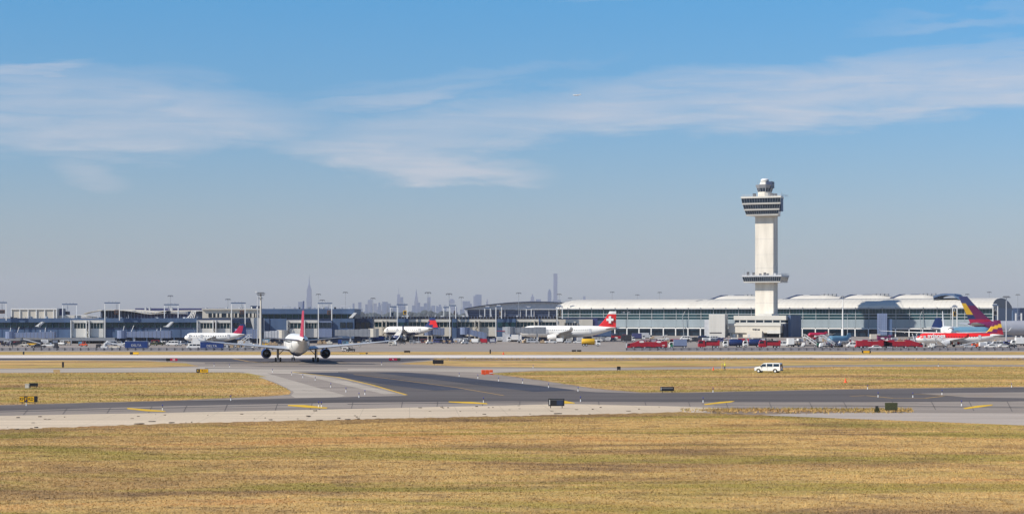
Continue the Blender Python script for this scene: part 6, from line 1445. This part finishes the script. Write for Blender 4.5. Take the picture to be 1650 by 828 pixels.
def cone(label, px, py, r=.35, h=.75):
    o = thing('traffic_cone', label, 'traffic cone', G(px, py, .02), group='orange marker cones'); q = MB(); q.tube((0, 0, .05), (0, 0, h), r * .6, .06, 12); q.build('cone', M['orange'], o); q = MB(); q.box(-r, r, -r, r, 0, .048); q.build('foot', M['orange'], o)
cone('orange cone on the grass left of the man in yellow vest', 1149.5, 596.5); cone('orange cone alone on right grass island', 1362.5, 616.5, .4, .8); cone('orange cone beyond the runway near the dark post', 811, 571, .5, .8)
# orange barrier
o = thing('orange_barrier', 'bright orange plastic barrier at the left tip of right grass island', 'barrier', G(788, 603.6, .02), R_(4))
for i in range(3):
    q = MB(); x = -1.2 + i * .8; q.prism([(x - .38, .08), (x - .38, 1.0), (x + .38, 1.0), (x + .38, .08)], -.2, .2); bevelled(q.build('barrier_block', M['orange'], o), .06)
q = MB(); q.box(.1, .75, -.24, -.205, .3, .45); q.build('reflector', M['white'], o)
for x in (-.9, .9): q = MB(); q.box(x - .2, x + .2, -.35, .35, 0, .078); q.build('foot', M['orange'], o)
# small things by the service vehicles beyond the runway
put('tug', 'dark', 565, 566.8, 0, 'dark baggage tug near the fence right of the right engine'); put('equip', 'white', 557, 566.6, 0, 'white power cart near runway right of the right engine')
def post(label, px, py, h=1.2, w=.35, c='black'):
    o = thing('marker_board', label, 'marker', G(px, py, .02), group='small dark marker boards'); q = MB(); q.box(-w / 2, w / 2, -.06, .06, .25, h); q.build('board', M[c], o); q = MB(); q.tube((0, 0, 0), (0, 0, .25), .04, n=6); q.build('leg', M['dark'], o)
post('small dark marker board on the left upper grass strip', 101.5, 593.4, 1.5, .45); post('tiny dark marker board beyond the runway at far left', 38, 572, 1.1, .5); post('small dark marker board beyond the runway near middle', 790, 570.6, 1.5, .45)
post('small dark marker board left of lower right sign', 1413, 663.6, .75, .35, 'dark')
# taxiway edge lights: stake with lens
LX = [(262, 661, 'at the right end of the first yellow mark'), (372, 645.3, 'on lower edge of left grass island'), (42.5, 653.4, 'in front of the yellow lettered sign'), (518, 656, 'at the second yellow mark'),
      (513.5, 655.6, 'just left of another by the second yellow mark'), (557.5, 631.5, 'upper one left of the yellow line end'), (588, 636, 'right one left of the yellow line end'), (578.5, 640.5, 'lowest one left of the yellow line end'),
      (533, 624, 'left of the dark fork, fifth from the top'), (508, 613, 'left of the dark fork, fourth from the top'), (488, 608.5, 'left of the dark fork, third from the top'), (470, 604.5, 'left of the dark fork, second from the top'), (439, 599.8, 'right of the left grass island top'),
      (779, 648.6, 'at the third yellow mark'), (740, 606.5, 'at the upper edge of dark fork'), (770, 609.5, 'below the orange barrier'), (803.5, 614, 'at the left foot of right grass island'), (842, 617.4, 'on lower edge of right grass island, leftmost'),
      (884, 624.4, 'on lower edge of right grass island, second'), (931.5, 630.4, 'on lower edge of right grass island, third'), (935.5, 647, 'right of large black sign'), (1133, 648.4, 'at the left end of the fourth yellow mark'),
      (1149, 632, 'on taxiway edge right of the long black sign'), (1398, 627, 'on the upper taxiway edge at right'), (1518, 636, 'at end of thin yellow loop'), (1471, 640.4, 'inside the thin yellow loop'), (1415, 639.8, 'left of thin yellow loop'), (1549.5, 654, 'at the rightmost yellow mark'), (1630, 623.8, 'on the upper taxiway edge near right edge'), (1512, 590.2, 'on the narrow road right of van'),
      (345, 590, 'on pavement right of left upper grass strip'), (370, 591.6, 'on pavement above the black and yellow sign'), (615, 588, 'on pavement left of the runway middle sign'), (859, 592.6, 'on top edge of the narrow road near middle')]
lamp0 = None
for x_, y_, w_ in LX:
    lab = 'small white and blue edge light ' + w_
    if lamp0 is None:
        lamp0 = thing('taxiway_light', lab, 'edge light', G(x_, y_, .02), group='taxiway edge lights')
        q = MB(); q.tube((0, 0, 0), (0, 0, .34), .08, .06, 10); q.build('base', M['white'], lamp0); q = MB(); q.tube((0, 0, .34), (0, 0, .62), .04, n=6); q.build('stake', M['dark'], lamp0)
        q = MB(); q.tube((0, 0, .62), (0, 0, .74), .06, .05, 8); q.build('lens', M['lens'], lamp0); index_kids()
    else:
        o = copy_tree(lamp0); o.location = G(x_, y_, .02); o['label'] = lab
# person
def person(label, px, py, rz, vest='hivis', group=None):
    o = thing('person', label, 'person', G(px, py, .02), R_(rz))
    pts = {'pelvis': (0, 0, .95), 'chest': (0, 0, 1.32), 'neck': (0, 0, 1.50), 'head': (0.02, 0, 1.64), 'crown': (0.02, 0, 1.74),
           'hl': (0, .10, .90), 'kl': (.05, .12, .50), 'al': (-.02, .13, .09), 'tl': (.14, .14, .04), 'hr': (0, -.10, .90), 'kr': (.02, -.13, .50), 'ar': (-.08, -.14, .09), 'tr': (.08, -.15, .04),
           'sl': (0, .19, 1.44), 'el': (.04, .27, 1.16), 'wl': (.2, .22, .98), 'fl': (.27, .20, .93), 'sr': (0, -.19, 1.44), 'er': (.02, -.28, 1.16), 'wr': (.14, -.30, .92), 'fr': (.18, -.30, .85)}
    names = list(pts); ed = [('pelvis', 'chest'), ('chest', 'neck'), ('neck', 'head'), ('head', 'crown'), ('pelvis', 'hl'), ('hl', 'kl'), ('kl', 'al'), ('al', 'tl'), ('pelvis', 'hr'), ('hr', 'kr'), ('kr', 'ar'), ('ar', 'tr'), ('chest', 'sl'), ('sl', 'el'), ('el', 'wl'), ('wl', 'fl'), ('chest', 'sr'), ('sr', 'er'), ('er', 'wr'), ('wr', 'fr')]
    rad = dict(pelvis=.15, chest=.16, neck=.065, head=.10, crown=.085, hl=.10, kl=.065, al=.05, tl=.04, hr=.10, kr=.065, ar=.05, tr=.04, sl=.07, el=.05, wl=.035, fl=.035, sr=.07, er=.05, wr=.035, fr=.035)
    me = bpy.data.meshes.new('body'); me.from_pydata([pts[n] for n in names], [(names.index(a), names.index(b)) for a, b in ed], [])
    b = bpy.data.objects.new('body', me); COL.objects.link(b)
    sk = b.modifiers.new('skin', 'SKIN'); b.modifiers.new('sub', 'SUBSURF').levels = 1; b.modifiers['sub'].render_levels = 1
    for i, n in enumerate(names): me.skin_vertices[0].data[i].radius = (rad[n], rad[n])
    me.skin_vertices[0].data[0].use_root = True
    bpy.context.view_layer.update()
    m2 = bpy.data.meshes.new_from_object(b.evaluated_get(bpy.context.evaluated_depsgraph_get())); COL.objects.unlink(b); bpy.data.objects.remove(b)
    m2.name = 'body'; m2.materials.clear()
    for mm in (M['skin'], M[vest], M['trouser']): m2.materials.append(mm)
    for p in m2.polygons:
        z = p.center.z; y = abs(p.center.y); p.use_smooth = True
        p.material_index = 0 if z > 1.51 or (y > .17 and z < 1.02 and z > .8) else (1 if z > .92 else 2)
    b = bpy.data.objects.new('body', m2); COL.objects.link(b); b.parent = o
    q = MB(); q.rings([[(.02 + r * math.cos(2 * math.pi * i / 12), r * math.sin(2 * math.pi * i / 12), z) for i in range(12)] for r, z in ((.125, 1.66), (.125, 1.72), (.09, 1.79), (.02, 1.82))]); q.build('cap', M[vest], o, True)
    for s in (-.11, .11): q = MB(); q.box(-.08, .2, s - .05, s + .05, 0, .09); bevelled(q.build('shoe', M['black'], o), .02)
    return o
person('person in yellow vest and dark trousers standing on grass left of the white van', 1168, 596.4, 200)
o = thing('survey_tripod', 'yellow survey tripod beside the person in the yellow vest', 'tripod', G(1163.6, 596.4, .02))
for a in (0, 2.1, 4.2): q = MB(); q.tube((.38 * math.cos(a), .38 * math.sin(a), 0), (0, 0, 1.2), .03, n=5); q.build('leg', M['yellow'], o)
q = MB(); q.box(-.12, .12, -.1, .1, 1.2, 1.5); q.build('instrument', M['hivis'], o)
o = thing('weed_clump', 'dark weed clump left of the olive sign back', 'weeds', G(1413.5, 664, .02)); o2 = None
q = MB()
for i in range(160):
    a = random.uniform(0, 6.28); r = random.uniform(0, .35); h = random.uniform(.2, .75); x, y = r * math.cos(a), r * math.sin(a); q.add([(x - .03, y, 0), (x + .03, y, 0), (x + random.uniform(-.2, .2), y + random.uniform(-.1, .1), h)], [(0, 1, 2)])
q.build('leaf_mass', M['olive'], o, kind='stuff')

rd = random.Random(11); q = MB()
for i in range(70):
    px = rd.uniform(-20, 1120); t_ = rd.random(); y0 = np.interp(px, [0, 270, 540, 810, 1090], [670, 665, 659, 653, 655]); y1 = np.interp(px, [0, 270, 540, 810, 1090], [693, 683, 677, 671, 664.5])
    p = G(px, y0 + (y1 - y0) * t_, .02); w = rd.uniform(.05, .35) * (1 if rd.random() < .85 else 2.2); h = rd.uniform(.02, .09)
    q.plan([(p.x + w * math.cos(a_) * rd.uniform(.5, 1), p.y + w * 1.4 * math.sin(a_) * rd.uniform(.5, 1)) for a_ in (0, 1.2, 2.5, 3.8, 5.0)], .018, .02 + h)
q.build('soil_crumbs', mat('dark_soil', (0.13, 0.10, 0.07), .95, vary=.3, scale=3), kind='stuff')
HZ = MB(); HZ.box(-9900, 9900, -600, 25000, -1.0, 470)
hz_m = bpy.data.materials.new('haze_air'); hz_m.use_nodes = True; t = hz_m.node_tree; t.nodes.clear()
vo = t.nodes.new('ShaderNodeVolumePrincipled'); vo.inputs['Density'].default_value = 3.8e-5; vo.inputs['Color'].default_value = (0.86, 0.88, 0.95, 1)
om = t.nodes.new('ShaderNodeOutputMaterial'); LK(t, vo.outputs[0], om.inputs['Volume'])
hz = HZ.build('haze', hz_m); hz['kind'] = 'stuff'
